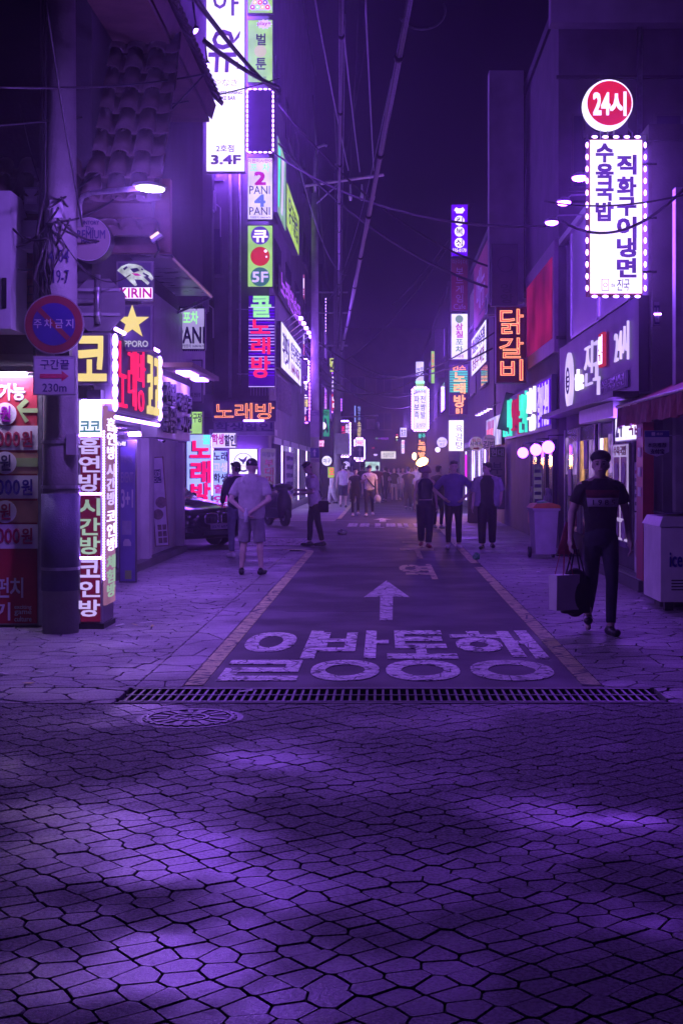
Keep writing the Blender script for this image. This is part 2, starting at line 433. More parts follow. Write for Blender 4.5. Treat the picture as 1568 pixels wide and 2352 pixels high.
# yellow edge lines
yl = [(LX, 10.05), (LX+.14, 10.05), (LX+.14, 25.9), (LX+.12, 26.4), (LX-.1, 26.75), (LX-.5, 26.9), (LX-.5, 26.75), (LX-.15, 26.6), (LX-.03, 26.3), (LX, 25.9)]
marking('edge_line', [yl], PYEL, 'worn yellow line along the left edge of the lane, rounding the alley corner')
marking('edge_line', [[(LX, 43), (LX+.14, 43), (LX+.14, 95), (LX, 95)]], PYEL, 'yellow edge line beyond the side alley, past the arrow pole')
marking('edge_line', [[(RX-.14, 10.05), (RX, 10.05), (RX, 22.0), (RX-.14, 22.0)]], PYEL, 'worn yellow line along the right edge of the lane, ending at the drain grate')
marking('edge_line', [[(RX-.14, 22.9), (RX, 22.9), (RX, 95), (RX-.14, 95)]], PYEL, 'yellow edge line beside the right pavement, behind the three walkers')
# arrow
def gp(u, v): d = F*CH/(v-V0); return ((u-U0)*d/F, d)
marking('direction_arrow', [[gp(887, 1334), gp(836, 1372), gp(873, 1371), gp(871, 1425), gp(901, 1425), gp(902, 1371), gp(940, 1372)][::-1]], PWHITE, 'large white straight-ahead arrow painted on the asphalt')
marking('direction_arrow', [[(-.05, 43.6), (-.3, 42.2), (-.12, 42.3), (-.12, 40.6), (.08, 40.6), (.08, 42.3), (.28, 42.2)][::-1]], PWHITE, 'small distant white arrow painted beyond the dashed lettering')
def ground_text(s, x0, x1, y0, y1, mat, parent, bold=.03, z=.002, each=True, name='letter'):
    obs = place_text(s, x0, y0, x1, y1, 0, mat, parent, bold=bold, thick=.004, name=name, cell=False, res=6)
    for o in obs:
        for v in o.data.vertices:
            x, y, zz = v.co; v.co = (x, zz, z-y)
    return obs
rt = thing('road_lettering', 'big white one-way words painted on the asphalt before the grate', 'road marking')
# strokes stretched towards the driver: upper letters, then the final consonants, each as wide as it stands
for ch, a, b in (('이', -1.25, -.61), ('바', -.595, .03), ('토', .05, .62), ('해', .66, 1.39)):
    ground_text(ch, a, b, 11.5, 13.35, PWHITE, rt, bold=.035)
for ch, a, b in (('ㄹ', -1.27, -.66), ('ㅇ', -.58, -.03), ('ㅇ', .02, .61), ('ㅇ', .70, 1.35)):
    ground_text(ch, a+.02, b-.02, 10.3, 11.3, PWHITE, rt, bold=.03)
rt2 = thing('road_lettering', 'dull yellow zone words painted near the right edge line', 'road marking')
ground_text('역', .27, .78, 19.7, 22.6, PYEL, rt2, bold=.03)
ground_text('구', .35, .98, 24.2, 29.5, PYEL, rt2, bold=.03)
rt3 = thing('road_lettering', 'row of broken white strokes painted across the lane further off', 'road marking')
x = -1.0
while x < 1.2:
    wd = R.choice((.12, .16, .2, .26))
    MB().flat([(x, 37.2), (x+wd, 37.2), (x+wd, 39.4), (x, 39.4)], .002, .006).build('stroke', PWHITE, rt3)
    if R.random() < .5: MB().flat([(x, 36.6), (x+wd+.1, 36.6), (x+wd+.1, 36.95), (x, 36.95)], .002, .006).build('stroke', PWHITE, rt3)
    x += wd+R.choice((.06, .08, .16))
rt4 = thing('road_lettering', 'white bars painted across the mouth of the side alley', 'road marking')
for i in range(6):
    MB().flat([(-3.0+.02*i, 28.3+.48*i), (-1.75, 28.3+.48*i), (-1.75, 28.55+.48*i), (-3.0+.02*i, 28.55+.48*i)], .002, .006).build('bar', PWHITE, rt4)

# ---- stones
def clip(poly, nx, ny, c):
    """keep the side nx*x+ny*y<=c"""
    out = []
    for i in range(len(poly)):
        a, b = poly[i], poly[(i+1) % len(poly)]
        da, db = nx*a[0]+ny*a[1]-c, nx*b[0]+ny*b[1]-c
        if da <= 0: out.append(a)
        if (da < 0 < db) or (db < 0 < da):
            t = da/(da-db); out.append((a[0]+(b[0]-a[0])*t, a[1]+(b[1]-a[1])*t))
    return out
def area(p): return .5*sum(p[i][0]*p[(i+1) % len(p)][1]-p[(i+1) % len(p)][0]*p[i][1] for i in range(len(p)))
def inset(poly, g):
    n = len(poly); ca = (sum(p[0] for p in poly)/n, sum(p[1] for p in poly)/n); q = list(poly)
    for i in range(n):
        a, b = poly[i], poly[(i+1) % n]
        ex, ey = b[0]-a[0], b[1]-a[1]; L = math.hypot(ex, ey)
        if L < 1e-5: continue
        nx, ny = ey/L, -ex/L
        q = clip(q, nx, ny, nx*a[0]+ny*a[1]-g)
        if len(q) < 3: return None
    return q
def chamfer(poly, c):
    out = []; n = len(poly)
    for i in range(n):
        p, a, b = poly[i], poly[i-1], poly[(i+1) % n]
        for o in (a, b):
            L = math.hypot(o[0]-p[0], o[1]-p[1]); t = min(c*R.uniform(.5, 1.4), L*.35)/max(L, 1e-6)
            out.append((p[0]+(o[0]-p[0])*t, p[1]+(o[1]-p[1])*t))
    return out
def stone_geo(poly, g, cut, mb, dz):
    q = inset(poly, g)
    if not q or area(q) < .0012: return False
    q = chamfer(q, cut); t = inset(q, .003)
    if not t or len(t) != len(q):
        n = len(q); cx = sum(p[0] for p in q)/n; cyy = sum(p[1] for p in q)/n
        t = [(cx+(p[0]-cx)*.95, cyy+(p[1]-cyy)*.95) for p in q]
    n = len(q); sx, sy = R.uniform(-.006, .006), R.uniform(-.006, .006)
    cx = sum(p[0] for p in q)/n; cyy = sum(p[1] for p in q)/n
    h = lambda p: dz+sx*(p[0]-cx)+sy*(p[1]-cyy)
    vs = [(p[0], p[1], h(p)) for p in t]+[(p[0], p[1], h(p)-.004) for p in q]+[(p[0], p[1], -.04) for p in q]
    fs = [tuple(range(n))]
    for k in range(2):
        for i in range(n): fs.append((k*n+i, (k+1)*n+i, (k+1)*n+(i+1) % n, k*n+(i+1) % n))
    mb.add(vs, fs); return True
def lay(root, polys, mat, g, cut, limit, name):
    polys = sorted(polys, key=lambda p: sum(q[1] for q in p)/len(p))
    rest = MB(); k = 0
    for p in polys:
        if area(p) < 0: p = p[::-1]
        dz = R.uniform(-.003, .002)
        if k < limit:
            mb = MB()
            if stone_geo(p, g*R.uniform(.8, 1.5), cut, mb, dz):
                mb.build(name, mat, root); k += 1
        else: stone_geo(p, g*R.uniform(.8, 1.5), cut, rest, dz)
    if rest.v:
        o = rest.build(name+'s', mat, root); o['kind'] = 'stuff'
def region_clip(p, rect):
    x0, x1, y0, y1 = rect
    for a in ((-1, 0, -x0), (1, 0, x1), (0, -1, -y0), (0, 1, y1)):
        p = clip(p, *a)
        if len(p) < 3: return None
    return p if abs(area(p)) > .002 else None
def ashlar(rect, ang, rows=(.2, .24, .28), lens=(.2, .28, .36, .44), jit=.02):
    x0, x1, y0, y1 = rect; ca, sa = math.cos(ang), math.sin(ang)
    rad = math.hypot(x1-x0, y1-y0)/2+.5; cx, cyy = (x0+x1)/2, (y0+y1)/2
    out = []; v = -rad
    jt = {}
    def J(i, j):
        if (i, j) not in jt: jt[(i, j)] = (R.uniform(-jit, jit), R.uniform(-jit, jit))
        return jt[(i, j)]
    while v < rad:
        h = R.choice(rows); uu = -rad+R.uniform(0, .3)
        jb = R.uniform(-jit, jit)*.4
        while uu < rad:
            l = R.choice(lens)
            q = [(uu+R.uniform(0, jit), v+R.uniform(0, jit)), (uu+l-R.uniform(-jit, jit), v+R.uniform(0, jit)), (uu+l+R.uniform(-jit, jit)*.8, v+h-R.uniform(0, jit)), (uu+R.uniform(-jit, jit)*.8, v+h-R.uniform(0, jit))]
            if R.random() < .1 and l > .2:      # split across
                m = uu+l*R.uniform(.4, .6); parts = [[q[0], (m, v), (m+.02, v+h), q[3]], [(m, v), q[1], q[2], (m+.02, v+h)]]
            elif R.random() < .1 and h > .15:
                m = v+h*R.uniform(.45, .55); parts = [[q[0], q[1], (q[1][0], m), (q[0][0], m)], [(q[0][0], m), (q[1][0], m), q[2], q[3]]]
            else: parts = [q]
            for pp in parts:
                pp = [(a+.010*math.sin(5.1*b+1.3)+.008*math.sin(9.7*b+3*a)+R.uniform(-.006, .006), b+.010*math.sin(4.3*a+.7)+.008*math.sin(8.9*a+2.1*b)+R.uniform(-.007, .007)) for a, b in pp]
                pp = [(cx+a*ca-b*sa, cyy+a*sa+b*ca) for a, b in pp]
                c = region_clip(pp, rect)
                if c: out.append(c)
            uu += l
        v += h
    return out
def voronoi(rect, sx, sy, jit, ang=None):
    if ang is not None:                       # square lattice turned on the ground: quads with short kinked joints
        x0, x1, y0, y1 = rect; cx, cyy = (x0+x1)/2, (y0+y1)/2; rd_ = math.hypot(x1-x0, y1-y0)/2+.3; ca, sa = math.cos(ang), math.sin(ang); out = []
        for p in voronoi((-rd_, rd_, -rd_, rd_), sx, sy, jit, None):
            c = region_clip([(cx+a*ca-b*sa, cyy+a*sa+b*ca) for a, b in p], rect)
            if c: out.append(c)
        return out
    x0, x1, y0, y1 = rect; nx, ny = int((x1-x0)/sx)+3, int((y1-y0)/sy)+3
    pt = {}
    for j in range(-2, ny+2):
        for i in range(-2, nx+2):
            pt[(i, j)] = (x0+(i+((.5 if j % 2 else 0) if jit > .25 else .3*((j*5) % 7)/7))*sx+R.uniform(-jit, jit)*sx, y0+j*sy+R.uniform(-jit, jit)*sy)
    out = []
    for (i, j), p in pt.items():
        if not (-1 <= i <= nx and -1 <= j <= ny): continue
        q = [(p[0]-2*sx, p[1]-2*sy), (p[0]+2*sx, p[1]-2*sy), (p[0]+2*sx, p[1]+2*sy), (p[0]-2*sx, p[1]+2*sy)]
        for dj in range(-2, 3):
            for di in range(-2, 3):
                o = pt.get((i+di, j+dj))
                if o is None or o == p or len(q) < 3: continue
                ex, ey = o[0]-p[0], o[1]-p[1]
                q = clip(q, ex, ey, (o[0]**2+o[1]**2-p[0]**2-p[1]**2)/2)
        if len(q) >= 3:
            c = region_clip(q, rect)
            if c: out.append(c)
    return out
plz = struct(MB().flat([(-9, 2.2), (9, 2.2), (9, 9.28), (-9, 9.28)], -.045, -.02).build('plaza_paving', MORTAR))
st = [p for p in voronoi((-5.2, 5.2, 3.2, 9.28), .145, .105, .13, math.radians(37)) if abs(sum(q[0] for q in p)/len(p)) < .42*sum(q[1] for q in p)/len(p)]
lay(plz, st, STONE, .0021, .006, 300, 'paving_stone')
pvl = struct(MB().flat([(-9, 9.28), (-3.45, 9.28), (-3.45, 10.0), (LX-.01, 10.0), (LX-.01, 26.0), (LX-.2, 26.6), (LX-.5, 26.74), (-14, 26.74), (-14, 10), (-9, 10)][::1], -.045, -.02).build('pavement_left', MORTAR))
lay(pvl, voronoi((-5.0, -1.84, 9.98, 26.7), .3, .22, .34)+voronoi((-5.0, -3.47, 9.3, 9.98), .42, .34, .3)+voronoi((-1.84, LX-.01, 9.98, 26.25), .5, .5, .3), SLAB, .0035, .02, 300, 'pavement_slab')
pvr = struct(MB().flat([(RX+.01, 10), (3.55, 10), (3.55, 9.28), (9, 9.28), (9, 130), (RX+.01, 130)], -.045, -.02).build('pavement_right', MORTAR))
lay(pvr, voronoi((RX+.01, 4.4, 9.98, 26), .3, .22, .34)+voronoi((3.57, 4.8, 9.3, 9.98), .42, .34, .3)+voronoi((RX+.01, 3.7, 26, 48), .4, .4, .3), SLAB, .0035, .02, 300, 'pavement_slab')
pvf = struct(MB().flat([(LX-.01, 41.22), (LX-.01, 130), (-14, 130), (-14, 41.22)], -.045, -.006).build('pavement_far', SLAB))
# drain grate with frame and bars
dg = thing('drain_grate', 'long black slotted drain grate set across the end of the lane', 'drain', (0, 9.63, 0))
GX0, GX1 = -1.83, 1.95
for y in (-.27, .27):
    MB().box(GX0, GX1, y-.02, y+.02, -.06, .004).build('frame_rail', DARK, dg)
MB().box(GX0, GX1, -.014, .014, -.05, .002).build('frame_rail', DARK, dg)
bar = MB().box(-.009, .009, -.248, .248, -.05, .0).mesh('grate_bar', DARK)
n = int((GX1-GX0)/.058)
for i in range(n): link('grate_bar', bar, dg, (GX0+.03+i*.058, 0, 0))
for a, b in ((-3.44, GX0-.03), (GX1+.03, 3.54)):
    p = voronoi((a, b, 9.3, 9.97), .4, .34, .3)
    lay(pvl if a < 0 else pvr, p, SLAB, .006, .03, 12, 'pavement_slab')
for y0, y1 in ((9.285, 9.33), (9.925, 9.975)):
    k = 0
    struct(MB().box(GX0-.02, GX1+.02, y0, y1, -.045, .003).build('drain_kerb', pm('drain_concrete', (.16, .15, .17), .8, 0, .3, 12, .3)))
# manhole cover
mh = thing('manhole_cover', 'round cast iron manhole cover with raised rays and rings in the paving', 'manhole cover', (-.93*1, 8.75, -.004))
mh.location.x = (437-U0)*8.75/F
CAST = pm('cast_iron', (.13, .115, .135), .45, .7, .3, 20, .2)
def ringmesh(r0, r1, z0, z1, n=40, a0=0, a1=2*PI):
    vs = []; fs = []; full = abs(a1-a0-2*PI) < 1e-6; m = n if full else n+1
    for k in range(m):
        q = a0+(a1-a0)*k/n
        for r, z in ((r0, z0), (r1, z0), (r1, z1), (r0, z1)): vs.append((r*math.cos(q), r*math.sin(q), z))
    for k in range(n):
        a, b = 4*k, 4*((k+1) % m)
        for e in range(4): fs.append((a+e, b+e, b+(e+1) % 4, a+(e+1) % 4))
    if not full: fs += [(0, 1, 2, 3), (4*n+3, 4*n+2, 4*n+1, 4*n)]
    return MB().add(vs, fs)
MB().flat([(.30*math.cos(2*PI*k/40), .30*math.sin(2*PI*k/40)) for k in range(40)], -.01, .004).build('cover_plate', CAST, mh)
ringmesh(.305, .345, -.02, .005).build('cover_frame', CAST, mh)
ringmesh(.265, .285, .0, .013).build('ring', CAST, mh)
ringmesh(.10, .125, .0, .013).build('ring', CAST, mh)
for k in range(28):
    q = 2*PI*k/28; ringmesh(.286, .3045, 0, .012, 3, q, q+.13).build('lug', CAST, mh)
for k in range(16):
    q = 2*PI*k/16; ringmesh(.145, .25, 0, .012, 3, q+.05, q+.2+.1*(k % 2)).build('ray', CAST, mh)
for k in range(6):
    q = 2*PI*k/6; ringmesh(.03, .085, 0, .011, 3, q, q+.5).build('ray', CAST, mh)
# ribbed steel ramp by the game poster
rp = thing('steel_ramp', 'ribbed steel threshold plate lying before the price poster', 'ramp', (-4.55, 12.6, 0))
MB().box(-.9, .72, -.75, .75, -.01, .012).build('plate', STEEL, rp)
for i in range(14): MB().tube([(-.9, -.7+i*.105, .014), (.72, -.7+i*.105, .014)], .012, 6).build('rib', STEEL, rp)

# ================================================================== BUILDINGS
CONC = pm('concrete_wall', (.14, .13, .15), .8, 0, .3, 1.3, .25, 30)
CONCD = pm('dark_render', (.06, .055, .068), .8, 0, .35, 1.2, .25, 30)
CONCL = pm('pale_render', (.50, .47, .52), .75, 0, .2, 1.5, .2, 30)
BRICKM = pm('brown_brick', (.17, .09, .08), .85, 0, .35, 9, .3, 40)
TILEM = pm('roof_tile_clay', (.10, .075, .07), .6, 0, .3, 5, .2, 30)
WOODM = pm('brown_panel', (.19, .12, .10), .6, 0, .25, 4, .1, 30)
FRAME = pm('window_frame', (.12, .11, .13), .5, .4, .2, 8, .05)
def window(root, face, a0, a1, z0, z1, c, pane=None, lit=None):
    """face 'C' faces the camera at y=c; 'L' faces +x at x=c; 'R' faces -x at x=c"""
    t = .05; fr = MB()
    def B(m, p0, p1, d0, d1, q0, q1):
        if face == 'C': m.box(p0, p1, c-d1, c-d0, q0, q1)
        elif face == 'L': m.box(c+d0, c+d1, p0, p1, q0, q1)
        else: m.box(c-d1, c-d0, p0, p1, q0, q1)
    o = MB(); B(o, a0, a1, .002, .05, z0, z1); wo = o.build('window', FRAME, root)
    m = (a0+a1)/2
    for p, q in ((a0+t, m-t/2), (m+t/2, a1-t)):
        g = MB(); B(g, p, q, .051, .058, z0+t, z1-t); g.build('pane', pane or GLASSD, wo)
    s = MB(); B(s, a0-.06, a1+.06, .051, .12, z0-.06, z0-.002); s.build('sill', CONC, wo)
def building(label, x0, x1, y0, y1, z0, z1, mat, parapet=True):
    r = thing('building', label, 'building', ((x0+x1)/2, (y0+y1)/2, 0))
    lx, ly = (x0+x1)/2, (y0+y1)/2
    def rel(o): o.location = (-lx, -ly, 0); return o
    rel(MB().box(x0, x1, y0, y1, z0, z1).build('wall', mat, r))
    if parapet: rel(MB().box(x0-.06, x1+.06, y0-.06, y1+.06, z1+.002, z1+.22).build('parapet', CONCD, r))
    return r, rel, (-lx, -ly, 0)
class Bld:
    def __init__(s, *a, **k):
        s.r, s.rel, s.off = building(*a, **k)
    def win(s, *a, **k):
        n0 = set(s.r.children); window(s.r, *a, **k)
        for o in s.r.children:
            if o not in n0: o.location = s.off
        return s
    def part(s, name, mb, mat, smooth=False):
        o = mb.build(name, mat, s.r, smooth); o.location = s.off; return o

# --- left corner building (two storeys, tiled roof, shops below)
L1 = Bld('two storey corner building with tiled roof over the price poster and karaoke shop', -12, -4.0, 14.0, 26.35, 0, 2.8, CONCL, parapet=False)
L1.part('upper_wall', MB().box(-12, -3.02, 14.0, 22.6, 2.802, 7.5), CONCD)
L1.part('soffit', MB().box(-4.0, -2.96, 14.02, 19.3, 2.12, 2.2), CONCL)
L1.part('front_wall', MB().box(-4.0, -3.02, 14.0, 14.25, 0, 2.8), CONC)
L1.part('kerb_step', MB().box(-3.998, -3.82, 14.6, 26.3, -.02, .12), CONC)
for y in (15.6, 18.2, 20.3, 22.4, 26.15):
    L1.part('pillar', MB().box(-3.998, -3.86, y-.14, y+.14, .122, 2.115), CONCL if y > 20 else GREYP)
for y0, y1 in ((15.85, 17.0), (17.1, 18.0), (18.4, 20.1)):
    d = L1.part('door', MB().box(-3.998, -3.95, y0, y1, .122, 2.05), GLASSD)
    for q in (y0, y1-.06):
        f = MB().box(-3.949, -3.92, q, q+.06, .13, 2.04).build('frame', STEEL, d)
L1.win('C', -7.0, -5.6, 3.4, 4.8, 14.0)
# brick patch beside the pole
for j in range(16):
    for i in range(2):
        L1.part('brick', MB().box(-4.02+.24*i+(.12 if j % 2 else 0), -4.02+.24*i+.22+(.12 if j % 2 else 0), 13.97, 13.999, 3.0+j*.085, 3.07+j*.085), BRICKM)
L1.part('drain_pipe', MB().tube([(-4.35, 13.9, 2.9), (-4.35, 13.9, 6.5)], .05, 8), GREYP, True)
# tiled pent roof facing the plaza: curved tile courses, cover tiles as ribs
rf = L1.part('roof', MB().add([(-4.3, 13.75, 4.32), (-2.36, 13.75, 4.32), (-2.36, 15.2, 6.5), (-4.3, 15.2, 6.5), (-4.3, 13.9, 4.2), (-2.36, 13.9, 4.2), (-2.36, 15.35, 6.4), (-4.3, 15.35, 6.4)],
                              [(0,1,2,3),(7,6,5,4),(0,4,5,1),(1,5,6,2),(2,6,7,3),(3,7,4,0)]), TILEM)
def halfpipe(r0, r1, L, n=7, th=.02, up=1):
    vs = []; fs = []
    for k in range(n+1):
        q = PI*k/n
        for (rr, y) in ((r0, 0), (r1, L), (r0-th, 0), (r1-th, L)):
            vs.append((rr*math.cos(q), y, up*rr*math.sin(q)*.62))
    for k in range(n):
        a, b = 4*k, 4*(k+1)
        fs += [(a, b, b+1, a+1), (a+2, a+3, b+3, b+2), (a, a+2, b+2, b), (a+1, b+1, b+3, a+3)]
    return MB().add(vs, fs)
slope = math.atan2(2.18, 1.45); SL = math.hypot(2.18, 1.45)
tme = halfpipe(.10, .088, .36).mesh('tile', TILEM, True); tpan = halfpipe(.135, .12, .36, up=-.55).mesh('tile', TILEM, True)
for i in range(8):
    for j in range(8):
        x = -4.15+i*.235; s = j*.325
        y = 13.75+s*math.cos(slope); z = 4.32+s*math.sin(slope)
        for me, dx, lift in ((tme, 0, .06), (tpan, .105, .075)):
            o = link('tile', me, rf); o.rotation_euler = (slope-.13, 0, R.uniform(-.05, .05))
            o.location = (x+dx*1.12+R.uniform(-.008, .008), y-lift*math.sin(slope)+0, z+lift*math.cos(slope)+R.uniform(-.006, .006))
# eave above, running along the street with the tile ends hanging over it
ev = L1.part('eave', MB().add([(-2.36, 12.2, 6.42), (-2.3, 12.2, 6.62), (-3.1, 12.2, 7.5), (-3.1, 12.2, 7.2), (-2.36, 18.6, 6.42), (-2.3, 18.6, 6.62), (-3.1, 18.6, 7.5), (-3.1, 18.6, 7.2)],
                              [(0,1,2,3),(7,6,5,4),(0,4,5,1),(1,5,6,2),(2,6,7,3),(3,7,4,0)]), WOODM)
em_ = halfpipe(.09, .09, .35).mesh('tile', TILEM, True)
for i in range(30):
    o = link('tile', em_, ev); o.location = (-2.22, 12.4+i*.21, 6.6); o.rotation_euler = (.75, R.uniform(-.05, .05), PI/2)
L1.part('soffit_board', MB().box(-3.0, -2.38, 12.3, 18.5, 6.36, 6.41), WOODM)
# dark scalloped tile skirt and brown panel under the pent roof
sk = L1.part('tile_skirt', MB().box(-3.9, -2.36, 13.92, 14.0, 4.02, 4.19), TILEM)
for i in range(8):
    o = link('tile', halfpipe(.11, .1, .3).mesh('tile', TILEM, True) if i == 0 else o.data, sk); o.location = (-3.8+i*.2, 13.78, 4.12); o.rotation_euler = (-.35, 0, 0)
L1.part('brown_panel', MB().box(-3.01, -2.3, 14.6, 14.72, 3.95, 4.75), WOODM)
# glass canopy further along the first floor
cn = L1.part('canopy', MB().tube([(-3.0, 15.85, 4.18), (-2.49, 15.85, 4.1), (-2.49, 19.5, 4.1), (-3.0, 19.5, 4.18)], .03, 6), STEEL)
for i in range(4):
    MB().box(-2.98, -2.51, 15.9+i*.9, 16.74+i*.9, 4.1, 4.11).build('pane', pm('frosted_glass', (.3, .32, .34), .3, 0, .1, 4, 0), cn)
    MB().tube([(-3.0, 15.85+i*.9, 4.17), (-2.49, 15.85+i*.9, 4.09)], .02, 6).build('rafter', STEEL, cn)
L1.part('canopy_brace', MB().tube([(-3.0, 19.5, 3.85), (-2.49, 19.5, 4.08)], .02, 6), STEEL)
# side wall panels under the canopy
L1.part('cladding', MB().box(-3.018, -2.97, 16.6, 22.55, 2.84, 3.9), GREYP)

for i, (y, z) in enumerate(((16.9, 2.1), (18.9, 2.1), (21.2, 2.78))):
    L1.part('soffit_lamp', MB().rings([(-3.45, y, z-.03, .11, .11), (-3.45, y, z-.001, .12, .12)], 16), em('soffit_lens', (.38, .17, 1), 120))
# --- left building beyond the alley
L2 = Bld('tall dark building across the side alley carrying the stacked vertical signs', -14, -3.55, 42.0, 70, 0, 22, CONC)
for z in (7.6, 10.6, 13.6):
    L2.win('C', -7.4, -6.2, z, z+1.5, 42.0)
    L2.win('C', -5.9, -5.0, z, z+1.5, 42.0)
    for y in range(5): L2.win('L', 44+y*5, 46.4+y*5, z, z+1.5, -3.55)
L2.part('drain_pipe', MB().tube([(-4.75, 41.9, 3.8), (-4.75, 41.9, 16)], .06, 8), GREYP, True)
L2.part('drain_pipe', MB().tube([(-4.45, 41.9, 4.2), (-4.45, 41.9, 14)], .045, 8), STEEL, True)
L2.part('stair_wall', MB().box(-6.4, -5.25, 41.4, 41.995, 3.9, 18), CONCD)
L2.part('shop_wall', MB().box(-6.6, -3.56, 41.75, 41.995, 0, 3.2), CONCD)
L2.part('shop_canopy', MB().box(-5.3, -3.3, 41.1, 41.995, 2.62, 2.8), GREYP)
for i in range(9): L2.part('railing_bar', MB().box(-4.1+i*.09, -4.08+i*.09, 41.7, 41.73, 3.86, 4.7), STEEL)
L2.part('railing', MB().box(-4.15, -3.3, 41.68, 41.75, 4.7, 4.75), STEEL)
for y in range(12): L2.part('railing_bar', MB().box(-3.4, -3.37, 43+y*.6, 43.03+y*.6, 3.5, 4.6), STEEL)
for y0, y1 in ((43, 46), (47, 50), (51, 55), (56, 61), (62, 66)):
    g = L2.part('shop_window', MB().box(-3.548, -3.5, y0, y1, .3, 2.4), GLASSD if y0 < 46 else em('shop_interior', (.5, .36, .95), 2.7, .6, scale=1.5))
    for q in range(int(y1-y0)*2): MB().box(-3.499, -3.47, y0+q*.5, y0+q*.5+.04, .3, 2.4).build('mullion', DARK, g)
    MB().box(-3.499, -3.46, y0, y1, 2.4, 2.6).build('lintel', STEEL, g)
L2.part('brick_base', MB().box(-3.548, -3.4, 42.2, 46.5, 0, .28), BRICKM)
L3 = Bld('far left row of narrow shops beyond the tall sign building', -14, -3.2, 70.2, 110, 0, 12, CONCD)
for z in (4.5, 7.5):
    for y in range(5): L3.win('L', 72+y*7, 75+y*7, z, z+1.5, -3.2, pane=(em('window_violet', (.3, .1, .9), .5) if (y+int(z)) % 2 else None))
# --- outdoor units and pipes on the upper walls
def ac_unit(lb, x, y, z, rz):
    k = thing('air_conditioner', lb, 'air conditioner', (x, y, z), rz)
    MB().box(-.42, .42, -.3, 0, 0, .58).build('case', pm('unit_case', (.4, .39, .42), .5, .1, .2, 5, .05), k)
    MB().tube([(-.12, -.301, .29), (-.12, -.315, .29)], .24, 20).build('fan_guard', DARK, k)
    for i in range(4): ringmesh(.05+.05*i, .056+.05*i, 0, .006, 20).build('guard_ring', STEEL, k).matrix_local = Matrix.Translation((-.12, -.318, .29)) @ Matrix.Rotation(PI/2, 4, 'X')
    for sx in (-.35, .35): MB().box(sx-.02, sx+.02, -.32, .0, -.05, -.002).build('bracket', STEEL, k)
    MB().tube([(.43, -.1, .2), (.55, -.05, .1), (.55, .0, -.8)], .02, 6).build('pipe', PLASTIC, k)
for i, (x, y, z, rz, lb) in enumerate(((-5.6, 41.95, 9.6, 0, 'outdoor unit on the corner building wall, level with the billiard sign'), (-5.75, 41.35, 6.4, 0, 'outdoor unit on the stair wall left of the striped karaoke sign'), (-3.5, 57, 5.6, PI/2, 'outdoor unit on the street face past the long white light board'),
        (4.4, 26.95, 8.2, 0, 'outdoor unit on the violet-lit wall left of the round red sign'), (8.0, 26.95, 7.4, 0, 'outdoor unit on the violet-lit wall beside its window'), (3.42, 41.0, 6.3, -PI/2, 'outdoor unit on the wall beyond the orange neon characters'), (-5.0, 13.95, 5.2, 0, 'outdoor unit on the dark wall above the tall pale cabinet'))):
    ac_unit(lb, x, y, z, rz)
# --- right buildings
RA0 = Bld('dark corner shop with striped awning beside the ice cream freezer', 3.95, 11, 7.0, 17.2, 0, 5.2, CONCD)
RA = Bld('two storey restaurant building behind the round red hours sign', 3.6, 11, 18.1, 26.6, 0, 6.0, CONC)
RA.part('porch_wall', MB().box(3.6, 3.94, 17.4, 18.098, 0, 2.6), CONC)
pf = pm('window_film', (.42, .36, .5), .35, 0, .15, .8, .03)
for y0, y1 in ((18.75, 22.0), (22.1, 25.25)):
    o = L = RA.part('upper_window', MB().box(3.52, 3.598, y0, y1, 4.08, 6.0), pf)
    for q in (y0, y1-.06): MB().box(3.49, 3.519, q, q+.06, 4.08, 6.0).build('frame', STEEL, o)
    MB().box(3.49, 3.519, y0+.06, y1-.06, 4.02, 4.078).build('sill', STEEL, o)
RA.part('corner_column', MB().box(3.72, 3.94, 17.205, 17.395, 0, 5.2), GREYP)
RA.part('gutter', MB().box(3.45, 3.6, 18.2, 26.6, 6.002, 6.12), STEEL)
RB = Bld('tall violet-lit building rising behind the big white light box', 3.5, 14, 27.0, 42.0, 0, 10.8, CONC)
RB.part('roof_edge', MB().box(3.3, 14, 26.6, 27.0, 10.4, 11.05), CONCL)
for z in (4.6, 7.2):
    for x in (3.75, 5.4, 7.2): RB.win('C', x, x+1.1, z, z+1.5, 27.0)
RB.part('drain_pipe', MB().tube([(5.1, 26.9, 0), (5.1, 26.9, 10.4)], .055, 8), STEEL, True)
for z in (4.2, 6.9, 9.4): RB.part('ledge', MB().box(3.45, 14, 26.93, 26.998, z, z+.06), CONCD)
RB.win('R', 36, 38.6, 6.6, 8.2, 3.5)
RC = Bld('right hand shop building under the boxing gym sign', 3.45, 14, 42.2, 62, 0, 9.2, CONCD)
for z in (4.4, 7.0):
    for y in range(3): RC.win('R', 44+y*6, 47+y*6, z, z+1.4, 3.45, pane=(em('window_dim', (.35, .14, .9), .3) if y % 2 else None))
for y0, y1 in ((45.5, 48), (48.3, 51), (52, 55), (56, 60)):
    g = RC.part('shop_window', MB().box(3.40, 3.448, y0, y1, .3, 2.3), MATS['shop_interior'])
    for q in range(int(y1-y0)*2): MB().box(3.37, 3.399, y0+q*.5, y0+q*.5+.04, .3, 2.3).build('mullion', DARK, g)
    MB().box(2.95, 3.399, y0-.1, y1+.1, 2.45, 2.52).build('shade', DULL, g)
RD = Bld('far right row of low shops behind the glowing torch lamp', 3.0, 14, 62.2, 111, 0, 10, CONCD)
for z in (4.4, 7.0):
    for y in range(5): RD.win('R', 65+y*9, 69+y*9, z, z+1.4, 3.0, pane=(MATS['window_violet'] if (y+int(z)) % 2 else None))
EB = Bld('dark building closing the far end of the street', -9, 8, 112, 120, 0, 13, CONCD)
for z in (4.8, 7.8):
    for x in range(5): EB.win('C', -5+x*2.2, -3.7+x*2.2, z, z+1.4, 112)
